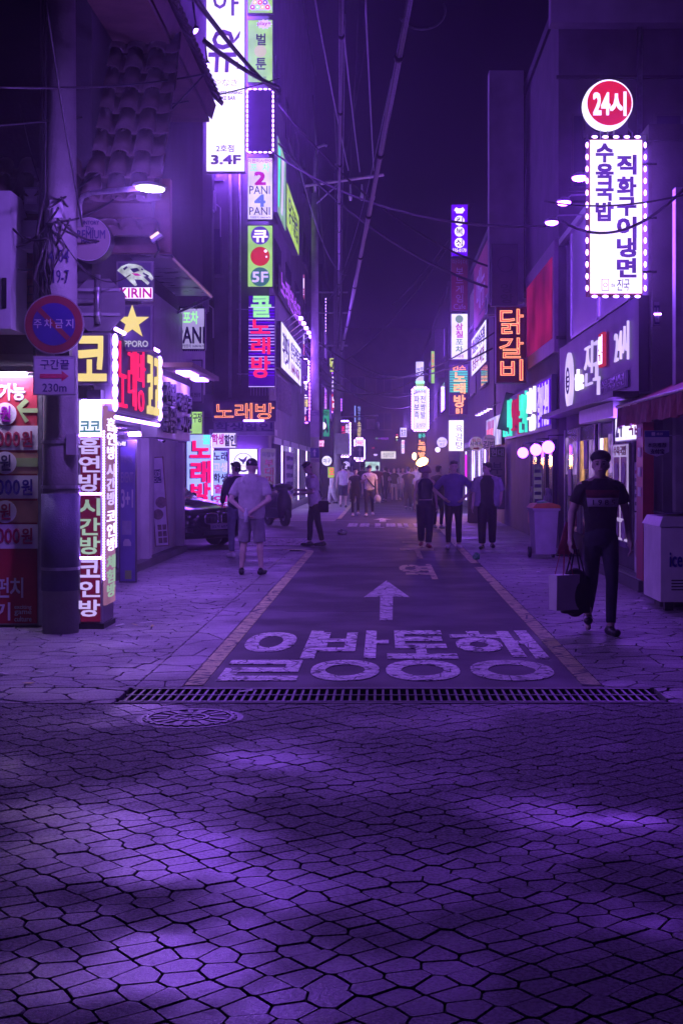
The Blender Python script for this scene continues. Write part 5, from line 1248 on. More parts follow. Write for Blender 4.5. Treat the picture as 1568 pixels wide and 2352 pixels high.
MB().tube([(0, 0, -.03), (.02, .05, -.12), (-.1, .5, -.12)], .012, 6).build('bracket', DARK, k)
for i, (u, v, d) in enumerate(((450, 70, 17.5), (476, 150, 17.8))):
    k = thing('spot_lamp', ('small bright spot lamp hanging from the eave, left of the tall white box', 'lower spot lamp in front of the tall white box, under the eave')[i], 'lamp', P(u, v, d), 0, 'spot lamps under the eave')
    MB().ell((0, 0, 0), .025, .025, .05, 10, 8, Matrix.Rotation(.5, 3, 'Y')).build('bulb', WBULB, k, True); MB().tube([(0, 0, .04), (-.05, .1, .4)], .012, 6).build('stem', DARK, k); MB().rings([(0, 0, .02, .045, .045), (0, 0, .07, .015, .015)], 12).build('shade', DARK, k, True)
for i, (u, v, d, dy) in enumerate(((362, 1002, 19.6, 0), (1441, 905, 19.2, 0))):
    k = thing('security_camera', ('white bullet security camera over the noodle banner', 'grey security camera under the restaurant fascia')[i], 'camera', P(u, v, d))
    a = MB().tube([(-.03, 0, .02), (.1, -.06, -.07)], .035, 10).build('body', WHITEP if i == 0 else GREYP, k, True); MB().tube([(.0, .02, .0), (-.03, .1, .12)], .015, 6).build('mount', STEEL, k); MB().tube([(.1, -.06, -.07), (.106, -.064, -.075)], .028, 10).build('lens', BLACKP, k)
# distant poles
k = thing('utility_pole', 'pale pole with curved lamp top, cross arm and arrow plates beyond the alley', 'utility pole', ((723-U0)*50/F, 50, 0))
MB().tube([(0, 0, 0), (0, 0, 11.8)], [.17, .12], 16).build('shaft', POLE, k, True)
MB().tube([(0, 0, 11.7), (0, 0, 13.1), (.1, 0, 13.5), (.35, 0, 13.6), (.45, 0, 13.55)], .06, 8).build('lamp_arm', STEEL, k, True)
ca = MB().tube([(-.35, -.1, 12.05), (2.55, -.15, 12.45)], .06, 6).build('cross_arm', STEEL, k)
MB().tube([(.05, -.08, 11.4), (.9, -.1, 12.15)], .03, 6).build('brace', STEEL, k)
for i in range(4):
    MB().rings([(.9+i*.42, -.12, 11.5, .04, .04), (.9+i*.42, -.12, 11.65, .07, .07), (.9+i*.42, -.12, 11.8, .04, .04), (.9+i*.42, -.12, 12.1, .03, .03)], 10).build('insulator', PLASTIC, k, True)
MB().box(-.16, .16, -.2, -.175, 2.0, 2.36).build('arrow_plate', BLU, k)
MB().prism([(-.02, 2.05), (-.02, 2.22), (-.07, 2.2), (0, 2.33), (.07, 2.2), (.02, 2.22), (.02, 2.05)][::-1], -.208, -.201).build('arrow', LILAC if False else WRT, k)
MB().box(-.16, .16, -.2, -.175, 1.83, 1.97).build('text_plate', DULL, k); place_text('일방통행', -.14, 1.86, .14, 1.95, -.202, INK, k, each=False, bold=0)
MB().box(-.17, .17, -.21, -.18, 2.75, 3.75).build('notice_plate', DULL, k)
place_text('CCTV', -.14, 3.55, .14, 3.68, -.212, INK, k, bold=0)
k = thing('utility_pole', 'thin dark pole wrapped in hanging cable bundles further down the street', 'utility pole', ((775-U0)*66/F, 66, 0))
MB().tube([(0, 0, 0), (0, 0, 16.5)], [.19, .14], 14).build('shaft', POLE, k, True)
for i in range(6): MB().tube([(.15*math.cos(i), -.2, 16), (.2*math.cos(i*2), -.22, 10), (.18*math.cos(i*3), -.22, 5)], .035, 6).build('cable', CABLEG, k, True)
for z in (9.2, 10.2, 7.6): MB().tube([(-.9, -.1, z), (.5, -.1, z)], .05, 6).build('cross_arm', STEEL, k)
MB().box(-.1, .6, -.55, -.2, 2.3, 3.3).build('switch_cabinet', GREYP, k)
k = thing('traffic_mast', 'thin violet-lit horizontal arm with hanging plates across the far street', 'traffic arm', P(768, 1168, 80))
MB().tube([(0, 0, 0), (0, 0, 5.9)], .1, 10).build('post', STEEL, k); MB().tube([(0, 0, 5.4), (2.6, 0, 5.5)], .05, 8).build('arm', STEEL, k)
MB().box(1.9, 2.4, -.05, .05, 4.7, 5.3).build('plate', DULL, k); MB().ell((2.55, 0, 4.9), .12, .12, .25, 10, 8).build('hanging_lamp', PLASTIC, k, True)
k = thing('traffic_light', 'tiny traffic light showing green at the end of the street', 'traffic light', P(911, 1012, 104))
MB().box(-.15, .15, 0, .2, -.1, .6).build('case', BLACKP, k)
for i, m in enumerate((GREENL, WARM, RED)): MB().rings([(0, -.03, .02+i*.2, .06, .02), (0, -.03, .1+i*.2, .06, .02)], 8).build('lens', m, k)
for u, v, lb in ((808, 1040, 'left one of the small blue crossing plates over the crowd'), (826, 1040, 'right one of the small blue crossing plates over the crowd'), (803, 1060, 'small blue arrow plate above the man in the tank top')):
    k = thing('road_plate', lb, 'road sign', P(u, v, 90)); MB().box(-.3, .3, 0, .03, -.3, .45).build('plate', BLU, k); MB().prism([(-.05, -.2), (-.05, .15), (-.15, .12), (0, .36), (.15, .12), (.05, .15), (.05, -.2)][::-1], -.01, -.001).build('arrow', WRT, k); MB().tube([(0, .05, .4), (0, .05, -3)], .03, 6).build('post', STEEL, k)

# ================================================================== CABLES
def cable(a, b, sag, r, mat=CABLE, lb='thin black overhead cable crossing above the street', grp='overhead cables', n=16, name='cable'):
    a = Vector(a); b = Vector(b); pts = []
    for i in range(n+1):
        t = i/n; p = a.lerp(b, t); p.z -= sag*4*t*(1-t); pts.append(p)
    o = MB().tube(pts, r, 6).build(name, mat, None, True); return tag(o, lb, 'cable', grp)
bun = pm('cable_bundle', (.17, .14, .2), .6, 0, .4, 30, .3)
def bundle(lb, a, b, n, spread, r):
    a = Vector(a); b = Vector(b); k = thing('cable_bundle', lb, 'cable', a)
    for q in range(n):
        pts = []
        for i in range(31):
            t = i/30; p = a.lerp(b, t)-a; ph = q*2*PI/n+t*(7+q)
            p += Vector((math.cos(ph), 0, math.sin(ph)*.4))*spread*(.6+.4*math.sin(9*t+q)); p.z -= .15*4*t*(1-t); pts.append(p)
        MB().tube(pts, r*(.7+.5*((q*37) % 10)/10), 6).build('strand', bun if q % 2 else CABLEG, k, True)
    for i in range(9):
        t = (i+.5)/9; p = a.lerp(b, t)-a; p.z -= .15*4*t*(1-t); d_ = (b-a).normalized()*.05
        MB().tube([p-d_, p+d_], spread*1.5, 8).build('binding', CABLE, k, True)
bundle('thick twisted cable bundle swooping from overhead down to the far pole', P(948, -40, 16), P(782, 815, 66), 7, .045, .02)
bundle('straight cable bundle running over the lane to the far pole', P(785, -40, 20), P(777, 690, 66), 5, .035, .018)
g3 = 'three bright wires to the cross arm'
for u0, u1, v1 in ((718, 800, 392), (778, 826, 395), (838, 858, 392)):
    cable(P(u0, -30, 24), P(u1, v1, 49.9), .12, .018, CABLEG, 'pale wire running overhead to the cross arm of the lamp pole', g3, name='wire')
CL = ['short black cable hanging beside the concrete utility pole, below the eave', 'black cable strung high across the sky from the stacked signs to the restaurant', 'dark cable fanning out from the far cable-wrapped pole', 'sagging cable low over the distant lane between the sign rows']
for ci, (a, b, s, r) in enumerate(((P(470, 95, 15), P(640, 200, 22), .05, .03), (P(430, -30, 13), P(640, 215, 24), .1, .03),
                   (P(0, 200, 11), P(470, 170, 16), .06, .012), (P(-20, 290, 12), P(640, 180, 22), .1, .01), (P(110, 480, 12.8), P(470, 170, 17), .1, .011), (P(105, 0, 11), P(190, 520, 13), .05, .01),
                   (P(640, 240, 40), P(1220, 640, 34), .9, .03), (P(640, 330, 42), P(1230, 690, 33), .8, .035), (P(600, 330, 42), P(1250, 520, 28), .7, .03),
                   (P(900, 700, 66), P(1085, 470, 52), .3, .025), (P(790, 830, 66), P(1060, 520, 52), .6, .025), (P(800, 815, 66), P(1130, 800, 34), .9, .025), (P(830, 860, 66), P(1140, 760, 33), .6, .02),
                   (P(700, 760, 52), P(960, 860, 80), .8, .03), (P(700, 790, 52), P(960, 900, 80), 1.0, .03), (P(710, 820, 52), P(950, 930, 82), .9, .03), (P(715, 870, 52), P(990, 840, 70), 1.0, .03),
                   (P(780, 850, 66), P(690, 820, 48), .4, .025), (P(780, 880, 66), P(700, 800, 48), .5, .025))):
    q = 0 if ci < 6 else 1 if ci < 9 else 2 if ci < 13 else 3
    cable(a, b, s, r, CABLE, CL[q], ('cables by the concrete pole', 'cables across the sky', 'cables from the far pole', 'cables over the distant lane')[q])
for i in range(8):        # tangle of service drops in the upper middle
    a = P(R.uniform(640, 900), R.uniform(-30, 420), R.uniform(30, 48)); b = P(R.uniform(720, 800), R.uniform(560, 860), R.uniform(58, 66))
    cable(a, b, R.uniform(.4, 1.4), R.uniform(.010, .017), CABLE if i % 3 else CABLEG, 'thin service wire dropping from overhead into the tangle at the far pole', 'service drops to the far pole', name='wire')
for i in range(9):
    a = P(R.uniform(105, 175), R.uniform(440, 560), 13.0); b = P(R.uniform(-20, 60), R.uniform(150, 640), 13.6) if i % 2 else P(R.uniform(200, 330), R.uniform(380, 700), 13.9)
    cable(a, b, R.uniform(.05, .3), R.uniform(.006, .012), CABLE, 'slack thin wire looping from the concrete pole to the wall', 'slack wires on the concrete pole', name='wire')
cable(P(1250, 462, 17.2), P(1600, 440, 14), .1, .012, CABLE, 'black cable drooping across the big white light box', None)
cable(P(1290, 508, 17), P(1600, 400, 14.5), .35, .018, CABLE, 'thicker cable looping over the lower half of the big white light box', None)
# loop of cable at the top
pts = [P(940+44*math.cos(t)+(t*6), 10-42*math.sin(t)*.9+20, 18) for t in [PI*1.1+i*PI*1.1/14 for i in range(15)]]
tag(MB().tube(pts, .016, 6).build('cable', CABLEG, None, True), 'stray cable loop hanging from the top of the thick bundle', 'cable')

# ================================================================== STREET OBJECTS
BIN = pm('bin_lilac', (.52, .47, .6), .5, 0, .12, 5, .05); LID = pm('bin_lid_orange', (.55, .14, .05), .5, 0, .2, 6, .05)
k = thing('wheeled_bin', 'pale wheeled bin with orange lid on the right pavement', 'bin', ((1247-U0)*24.3/F, 24.3, 0), .08); k.scale = (.88, .88, 1)
MB().add([(-.2, -.24, .08), (.2, -.24, .08), (.2, .24, .08), (-.2, .24, .08), (-.25, -.3, .86), (.25, -.3, .86), (.25, .3, .86), (-.25, .3, .86)], [(0,3,2,1),(4,5,6,7),(0,1,5,4),(1,2,6,5),(2,3,7,6),(3,0,4,7)]).build('body', BIN, k)
MB().box(-.28, .28, -.33, .33, .862, .9).build('rim', BIN, k)
MB().prism([(-.29, .905), (.29, .905), (.27, .96), (.1, 1.0), (-.22, .98)], -.34, .34).build('lid', LID, k)
for sx in (-1, 1): 
    w_ = MB().tube([(sx*.22, .22, .1), (sx*.27, .22, .1)], .1, 18).build('wheel', BLACKP, k); MB().tube([(sx*.275, .22, .1), (sx*.28, .22, .1)], .05, 12).build('rim', GREYP, w_)
MB().tube([(-.22, .36, .88), (.22, .36, .88)], .02, 8).build('handle', BIN, k)
MB().ell((-.05, -.1, 1.0), .12, .1, .04, 10, 6).build('rubbish_bag', pm('bag_green', (.1, .35, .2), .4, 0, .3, 9, .1), k, True)
k = thing('traffic_cone', 'dark red cone-shaped cover standing behind the wheeled bin', 'cone', ((1302-U0)*25.0/F, 25.0, 0))
MB().rings([(0, 0, .03, .2, .2), (0, 0, .35, .11, .11), (0, 0, .62, .04, .04)], 18).build('cone', REDP, k, True); MB().box(-.22, .22, -.22, .22, -.005, .028).build('base', BLACKP, k)
k = thing('ice_cream_freezer', 'white chest freezer with ice cream lettering at the right edge', 'freezer', (3.14, 15.3, 0), 0)
MB().box(0, 1.1, 0, 1.0, .1, .95).build('body', WHITEP, k)
MB().add([(-.02, -.02, .955), (1.12, -.02, .955), (1.12, 1.02, .955), (-.02, 1.02, .955), (.03, .05, 1.06), (1.12, .05, 1.1), (1.12, .97, 1.1), (.03, .97, 1.06)], [(0,3,2,1),(4,5,6,7),(0,1,5,4),(1,2,6,5),(2,3,7,6),(3,0,4,7)]).build('lid', PLASTIC, k)
MB().box(.08, 1.05, .12, .9, 1.1, 1.112).build('glass_top', GLASSD, k)
for i in range(4): MB().box(.12, .6, -.006, -.001, .34-i*.035, .352-i*.035).build('vent_slot', BLACKP, k)
place_text('ice cream', .1, .5, .62, .66, -.002, TB, k, bold=.02)
for x in (.05, .95): MB().box(x, x+.1, .02, .12, 0, .099).build('foot', BLACKP, k)
k = thing('upright_fridge', 'narrow white drinks cooler with blue labels beside the chest freezer', 'fridge', (3.3, 16.5, 0))
MB().box(-.02, .24, -.05, .45, .06, .78).build('body', WHITEP, k); MB().box(-.015, .235, -.056, -.051, .45, .58).build('label', BLU, k); MB().box(-.015, .235, -.056, -.051, .62, .66).build('label', BLU, k)
MB().ell((.08, .2, .84), .17, .2, .03, 12, 6).build('tray', pm('tray_violet', (.3, .12, .5), .4, 0, .1, 5, 0), k, True)
k = thing('concrete_block', 'low dark concrete foot under the drinks cooler', 'block', (3.32, 15.9, 0)); MB().box(-.1, .3, -.15, .15, 0, .07).build('slab', CONC, k); MB().box(-.08, .28, -.12, .12, .072, .09).build('top', CONCD, k)
# A-frame boards at the right pavement
k = thing('a_board', 'folded wooden sign board leaning open on the right pavement behind the walkers', 'sign board', (2.75, 40, 0))
for s_ in (-1, 1): MB().add([(-.25, s_*.3, 0), (.25, s_*.3, 0), (.22, s_*.02, 1.25), (-.22, s_*.02, 1.25), (-.25, s_*.34, 0), (.25, s_*.34, 0), (.22, s_*.06, 1.25), (-.22, s_*.06, 1.25)], [(0,1,2,3),(7,6,5,4),(0,4,5,1),(1,5,6,2),(2,6,7,3),(3,7,4,0)]).build('leaf', WOODM, k)
# scooter under a black cover by the corner
k = thing('covered_scooter', 'scooter under a black cover parked at the corner shop', 'scooter', ((636-U0)*38/F, 38, 0), .5)
for y in (-.55, .55): 
    w_ = MB().tube([(-.05, y, .25), (.05, y, .25)], .25, 20).build('wheel', BLACKP, k); MB().tube([(-.055, y, .25), (.055, y, .25)], .1, 12).build('rim', STEEL, w_)
SC = MB().ell((0, .35, .72), .24, .5, .24, 16, 10).ell((0, .6, .95), .26, .24, .24, 14, 10).ell((0, -.5, .62), .24, .2, .42, 16, 10).ell((0, -.4, 1.08), .33, .14, .12, 14, 8).box(-.2, .2, -.6, .75, .22, .5)
COVERS = [(SC, k, 'cover', pm('cover_black', (.02, .02, .025), .35, 0, .3, 6, .3, 12), .03)]
# litter
PAP = pm('paper', (.6, .58, .62), .7, 0, .1, 20, 0); PAPY = pm('paper_yellow', (.55, .5, .2), .7, 0, .1, 20, 0)
for i, (u, v) in enumerate(((10, 1550), (66, 1572), (93, 1546), (275, 1438), (310, 1437), (335, 1432), (350, 1440), (250, 1396), (520, 1332), (1400, 1395), (1455, 1388), (1480, 1400), (1290, 1385), (1430, 1418), (1465, 1382), (1390, 1410), (1180, 1300), (1165, 1293), (565, 1590), (480, 1400), (1235, 1315), (1225, 1480))):
    x, y = gp(u, v); a = R.uniform(0, 6); L_ = R.uniform(.03, .07); W_ = R.uniform(.012, .035)
    c_, s_ = math.cos(a), math.sin(a)
    q = [(x+c_*p-s_*t, y+s_*p+c_*t) for p, t in ((-L_, -W_), (L_, -W_), (L_, W_), (-L_*.8, W_))]
    o = MB().add([(*q[0], .006), (*q[1], .012), (*q[2], .02), (*q[3], .008), (*q[0], .008), (*q[1], .014), (*q[2], .022), (*q[3], .01)], [(0,3,2,1),(4,5,6,7),(0,1,5,4),(1,2,6,5),(2,3,7,6),(3,0,4,7)]).build('paper_scrap', PAPY if i in (4, 6, 1) else PAP)
    tag(o, 'small paper scrap dropped on the paving', 'litter', 'paper scraps on the ground')
for u, v, d_, lb in ((785, 1228, 0, 'crumpled clear plastic bag lying in the lane'), (1093, 1286, 0, 'green and white crumpled wrapper beside the yellow line')):
    x, y = gp(u, v); mb = MB()
    mb.ell((0, 0, .06), .13 if u < 900 else .06, .1 if u < 900 else .05, .06, 14, 9)
    mb.v = [(a+R.uniform(-.025, .025), b+R.uniform(-.025, .025), max(.004, c+R.uniform(-.025, .025))) for a, b, c in mb.v]
    o = mb.build('plastic_bag', pm('bag_clear', (.6, .58, .64), .2, 0, .3, 12, .1) if u < 900 else MATS['bag_green'], None, False, (x, y, 0)); tag(o, lb, 'litter')

# ================================================================== PEOPLE
def remesh_all(jobs):
    """jobs: (MB, voxel, smooth iterations) -> one continuous mesh each"""
    tmp = []
    for mb, vox, it in jobs:
        o = link('shape', mb.mesh('shape'))
        m = o.modifiers.new('r', 'REMESH'); m.mode = 'VOXEL'; m.voxel_size = vox
        s_ = o.modifiers.new('s', 'SMOOTH'); s_.factor = .5; s_.iterations = it
        tmp.append(o)
    dgr = bpy.context.evaluated_depsgraph_get(); out = []
    for o in tmp:
        me = bpy.data.meshes.new_from_object(o.evaluated_get(dgr)); me.polygons.foreach_set('use_smooth', [True]*len(me.polygons)); out.append(me)
    for o in tmp:
        d_ = o.data; bpy.data.objects.remove(o); bpy.data.meshes.remove(d_)
    return out
SKIN = pm('skin', (.52, .39, .35), .55, 0, .08, 12, .03, 120)
HAIR = pm('hair_black', (.012, .01, .013), .45, 0, .3, 40, .4, 200)
def cloth(name, col, rough=.85): return pm('cloth_'+name, col, rough, 0, .18, 14, .9, 11)
C_BLACK = cloth('black', (.014, .013, .018)); C_NAVY = cloth('navy', (.025, .022, .05)); C_WHITE = cloth('white', (.78, .76, .8)); C_GREY = cloth('grey', (.44, .42, .46)); C_DENIM = cloth('denim', (.03, .032, .055)); C_VIO = cloth('violet', (.12, .07, .3)); C_RED = cloth('wine', (.14, .015, .03)); C_LIGHT = cloth('light', (.42, .4, .45)); C_CHAR = cloth('charcoal', (.05, .045, .055)); C_PINK = cloth('pink', (.4, .25, .3)); C_SHORT = cloth('shorts_grey', (.22, .2, .25))
SHOEW = pm('shoe_white', (.6, .58, .62), .5, 0, .1, 10, .05); SHOEB = pm('shoe_black', (.015, .015, .018), .3, 0, .2, 10, .05); SHOER = pm('shoe_red', (.35, .03, .06), .5, 0, .1, 10, .05)
V3 = Vector
def person(label, u, d, yaw=0, H=1.75, arms=None, legs=None, top=None, topk='tee', sleeve=.55, bottom=None, botk='pants', shoes=SHOEB, hair='short', fine=.0085, female=False, head=(0, 0), lean=0.0, group=None, hem=.88, hcol=HAIR, x=None, fat=1.0, inner=None):
    """figure faces -y before turning; figure's right is -x. arms: {'R': (elbow, wrist)}; legs: {'R': (knee, ankle)} in metres for 1.75 m"""
    px_ = (u-U0)*d/F if x is None else x
    root = thing('person', label, 'person', (px_, d, 0), yaw, group); root.scale = (H/1.75,)*3
    A = {'R': ((-.245, .01, 1.16), (-.26, -.06, .90)), 'L': ((.245, .01, 1.16), (.26, -.06, .90))}; A.update(arms or {})
    G = {'R': ((-.10, -.02, .50), (-.105, .02, .09)), 'L': ((.10, -.02, .50), (.105, .02, .09))}; G.update(legs or {})
    sw = (.165 if female else .19)*fat**.5; lw = .8 if female else 1.0
    ly = lambda z: lean*max(0, z-.95)/.5        # lean forward (towards -y)
    tors = [(.88, .15, .10), (.96, .16, .11), (1.06, .135 if female else .15, .098), (1.18, .14 if female else .16, .105), (1.30, .155 if female else .18, .115), (1.39, .16 if female else .185, .105), (1.44, .12, .08), (1.49, .058, .058)]
    def trings(z0, z1, add, full=1.0):
        r_ = []
        for z, rx, ry in tors:
            if z0 <= z <= z1: r_.append((0, -ly(z), z, rx*fat*full+add, ry*fat*full+add))
        return r_
    hd = V3((0, -ly(1.63)-.012-head[1]*.1, 1.612)); HR = Matrix.Rotation(head[0], 3, 'Z') @ Matrix.Rotation(head[1], 3, 'X')
    body = MB(); body.rings(trings(.8, 1.6, -.012))
    body.capsule((0, -ly(1.45), 1.45), (hd.x, hd.y+.012, 1.56), .055*lw**.5, .05*lw**.5)
    body.ell(hd+V3((0, .012, .028)), .079, .096, .104, 16, 12, HR)
    body.ell(hd+HR @ V3((0, -.025, -.045)), .059, .062, .070, 14, 10, HR)
    body.capsule(hd+HR @ V3((0, -.083, .012)), hd+HR @ V3((0, -.098, -.022)), .008, .013, 8)
    body.capsule(hd+HR @ V3((-.016, -.083, -.058)), hd+HR @ V3((.016, -.083, -.058)), .009, .009, 8)
    for s_ in (-1, 1): body.ell(hd+HR @ V3((s_*.077, .012, -.005)), .012, .022, .032, 8, 6, HR)
    shirt = MB(); pants = MB(); shoe = []
    for s_, sd in ((-1, 'R'), (1, 'L')):
        body.capsule((0, -ly(1.48), 1.485), (s_*sw*.75, -ly(1.42), 1.425), .045, .045)
        sh = V3((s_*sw, -ly(1.42), 1.405)); el, wr = V3(A[sd][0]), V3(A[sd][1])
        body.capsule((s_*.05, -ly(1.43), 1.43), sh, .05, .052); body.capsule(sh, el, .05*lw, .04*lw); body.capsule(el, wr, .04*lw, .026*lw)
        fd = (wr-el).normalized()          # hand: palm, four fingers of unequal length, thumb at the side
        inn = V3((-s_, 0, 0)); inn = (inn-fd*inn.dot(fd)).normalized(); fw = fd.cross(inn)
        if fw.y > 0: fw = -fw
        pc = wr+fd*.055
        body.capsule(wr, pc, .024, .03); body.ell(pc, .03, .03, .03, 10, 8)
        kn = wr+fd*.09
        for q, (off, L_) in enumerate(((.030, .062), (.010, .075), (-.010, .07), (-.029, .052))):
            b0 = kn+fw*off*.95; b1 = b0+fd*L_*.55+inn*.006; b2 = b1+(fd*.7+inn*.7)*L_*.55
            body.capsule(pc+fw*off*.7, b0, .012, .0095, 7); body.capsule(b0, b1, .0095, .0088, 7); body.capsule(b1, b2, .0088, .0075, 7)
        t0 = wr+fd*.03+fw*.022; t1 = t0+fd*.03+fw*.026; t2 = t1+fd*.032+inn*.012
        body.capsule(t0, t1, .013, .011, 7); body.capsule(t1, t2, .011, .009, 7)
        hp = V3((s_*.085, 0, .9)); kn_, an = V3(G[sd][0]), V3(G[sd][1])
        body.capsule(hp, kn_, .075*lw**.4, .05); body.capsule(kn_, kn_.lerp(an, .35)+V3((0, .012, 0)), .05, .052); body.capsule(kn_.lerp(an, .35)+V3((0, .01, 0)), an, .05, .034)
        dirf = V3((s_*.18, -1, 0)).normalized()
        toe = V3((an.x, an.y, .045))+dirf*.13
        body.capsule((an.x, an.y+.015, an.z-.035), toe, .033, .028)
        sm = MB(); heel = V3((an.x, an.y, 0))-dirf*.055; base = an.z-.09
        sm.capsule(heel+V3((0, 0, .045+base)), toe+V3((0, 0, -.006+base)), .045, .042, 12); sm.ell(V3((an.x, an.y, .07+base))-dirf*.02, .043, .06, .045, 12, 8)
        sm.ell(toe+V3((0, 0, -.004+base))-dirf*.01, .047, .06, .036, 12, 8)
        sm.v = [(a_, b_, max(base+.0, c_)) for a_, b_, c_ in sm.v]
        shoe.append(sm)
        if sleeve > 0 and topk != 'tank':
            sh2 = sh+V3((-s_*.02, 0, .0))
            shirt.capsule((s_*.03, -ly(1.42), 1.43), sh2, .06, .062)
            if sleeve <= 1: shirt.tube([sh2, sh.lerp(el, sleeve*.5), sh.lerp(el, sleeve)], [.068, .068, .07 if topk != 'long' else .06], 12)
            else:
                shirt.tube([sh2, sh.lerp(el, .5), el, el.lerp(wr, (sleeve-1)*.55), el.lerp(wr, sleeve-1)], [.068, .062, .056, .05, .046], 12)
        bw = {'pants': 1.0, 'loose': 1.35, 'slim': .9, 'shorts': 1.25, 'shortpants': 1.05}[botk] if botk in ('pants', 'loose', 'slim', 'shorts', 'shortpants') else 1
        if botk in ('pants', 'loose', 'slim'):
            pants.tube([hp+V3((0, 0, .02)), hp.lerp(kn_, .5), kn_, kn_.lerp(an, .5)+V3((0, .01, 0)), an+V3((0, .005, .03 if botk != 'crop' else .12))], [.093*bw**.5, .085*bw**.7, .066*bw, .06*bw, .052*bw], 14)
        elif botk == 'shorts':
            pants.tube([hp+V3((0, 0, .02)), hp.lerp(kn_, .5), hp.lerp(kn_, 1.02)], [.1, .1, .095], 14)
        elif botk == 'mini': pants.tube([hp+V3((0, 0, .02)), hp.lerp(kn_, .4)], [.095, .1], 14)
    shirt.rings([(0, -ly(hem), hem, (.165 if not female else .15)*fat, .118*fat)]+[r_ for r_ in trings(hem+.03, 1.45, .016 if topk != 'loose' else .03)]+[(0, -ly(1.47), 1.485, .08, .07)])
    pants.rings([(0, 0, .84, .17*fat**.5, .115), (0, 0, .92, .168*fat**.5, .118), (0, 0, 1.02, .15*fat**.5, .108)])
    if botk == 'skirt': pants.rings([(0, 0, .25, .2, .17), (0, 0, .6, .19, .15), (0, 0, .92, .165, .115), (0, 0, 1.03, .135, .1)])
    hr = MB()
    if hair in ('short', 'curly', 'long', 'bun'):
        hr.ell(hd+HR @ V3((0, .022, .052)), .083, .094, .088, 16, 10, HR); hr.ell(hd+HR @ V3((0, .05, .0)), .075, .06, .075, 12, 8, HR)
        if hair != 'long':
            for i in range(9):
                q = PI*(.12+.76*i/8); hr.ell(hd+HR @ V3((.062*math.cos(q), -.055-.02*math.sin(q)+.02, .095+.012*math.sin(i*2.1))), .024, .03, .022, 8, 6, HR)
        if hair == 'curly':
            for i in range(26):
                q = R.uniform(0, 2*PI); e = R.uniform(.1, 1.3); hr.ell(hd+HR @ V3((.1*math.cos(q)*math.cos(e), .03+.1*max(-.45, math.sin(q))*math.cos(e), .06+.09*math.sin(e))), .035, .035, .035, 8, 6)
        if hair == 'long':
            hr.ell(hd+V3((0, .075, -.12)), .085, .05, .2, 14, 10)
            for s_ in (-1, 1): hr.ell(hd+V3((s_*.07, .02, -.08)), .028, .045, .15, 10, 8)
    elif hair == 'cap':
        hr.ell(hd+HR @ V3((0, .01, .06)), .088, .105, .082, 18, 12, HR); hr.rings([(hd.x, hd.y+.01, hd.z+.028, .087, .103), (hd.x, hd.y+.01, hd.z+.065, .088, .104)])
        hr.ell(hd+HR @ V3((0, -.12, .045)), .07, .07, .01, 14, 6, HR)
    elif hair == 'bucket':
        hr.ell(hd+HR @ V3((0, .028, .072)), .1, .112, .078, 18, 12, HR)
        hr.rings([(hd.x, hd.y+.022, hd.z+.052, .088, .1), (hd.x, hd.y+.022, hd.z+.066, .098, .112), (hd.x, hd.y+.022, hd.z+.08, .098, .112)])
        hr.ell(hd+HR @ V3((0, .06, .0)), .085, .055, .07, 12, 8, HR)
    elif hair == 'sunhat':
        hr.rings([(hd.x, hd.y+.02, hd.z-.005, .135, .14), (hd.x, hd.y+.015, hd.z+.05, .13, .135), (hd.x, hd.y+.01, hd.z+.08, .11, .12), (hd.x, hd.y+.01, hd.z+.14, .085, .09), (hd.x, hd.y+.01, hd.z+.155, .05, .055)])
        hr.ell(hd+V3((0, .06, -.06)), .08, .045, .1, 12, 8)
    jobs = [(body, fine*.8, 3), (shirt, fine*1.2, 4), (pants, fine*1.2, 4), (shoe[0], fine*1.1, 2), (shoe[1], fine*1.1, 2), (hr, fine*1.1, 3 if hair not in ('curly',) else 1)]
    ms = remesh_all(jobs)
    bo = link('body', ms[0], root); bo.data.materials.append(SKIN)
    for nm, me, mt in (('shirt', ms[1], top), ('trousers' if botk not in ('shorts', 'skirt', 'mini') else ('skirt' if botk == 'skirt' else 'shorts'), ms[2], bottom), ('shoe', ms[3], shoes), ('shoe', ms[4], shoes), ('hat' if hair in ('cap', 'bucket', 'sunhat') else 'hair', ms[5], hcol)):
        me.materials.append(mt); link(nm, me, root)
    if fine < .013:
        for s_ in (-1, 1):
            c = hd+HR @ V3((s_*.031, -.079, .006)); MB().ell(c, .013, .007, .007, 10, 6, HR).build('eye', BLACKP, bo, True)
            MB().capsule(hd+HR @ V3((s_*.018, -.085, .027)), hd+HR @ V3((s_*.047, -.077, .029)), .004, .003, 6).build('eyebrow', HAIR, bo)
        MB().capsule(hd+HR @ V3((-.02, -.0925, -.058)), hd+HR @ V3((.02, -.0925, -.058)), .004, .004, 6).build('mouth', pm('lips', (.25, .1, .09), .5, 0, .1, 10, 0), bo)
        if inner: pass
    return root, hd, HR, A, bo

# man with the 1985 shirt, walking to the camera with two bags in his right hand
r, hd, HR, A, bo = person('man in dark 1985 t-shirt and flat cap walking with two bags', 1378, 13.25, .06, 1.79, arms={'R': ((-.27, .03, 1.15), (-.31, -.1, .92)), 'L': ((.255, .02, 1.15), (.275, -.03, .90))},
    legs={'R': ((-.09, -.03, .5), (-.08, .2, .16)), 'L': ((.08, -.14, .51), (.055, -.2, .09))}, top=C_BLACK, bottom=C_DENIM, botk='slim', hair='bucket', hcol=C_BLACK, fine=.0075, head=(-.25, -.05), sleeve=.62, hem=.95, fat=.93)
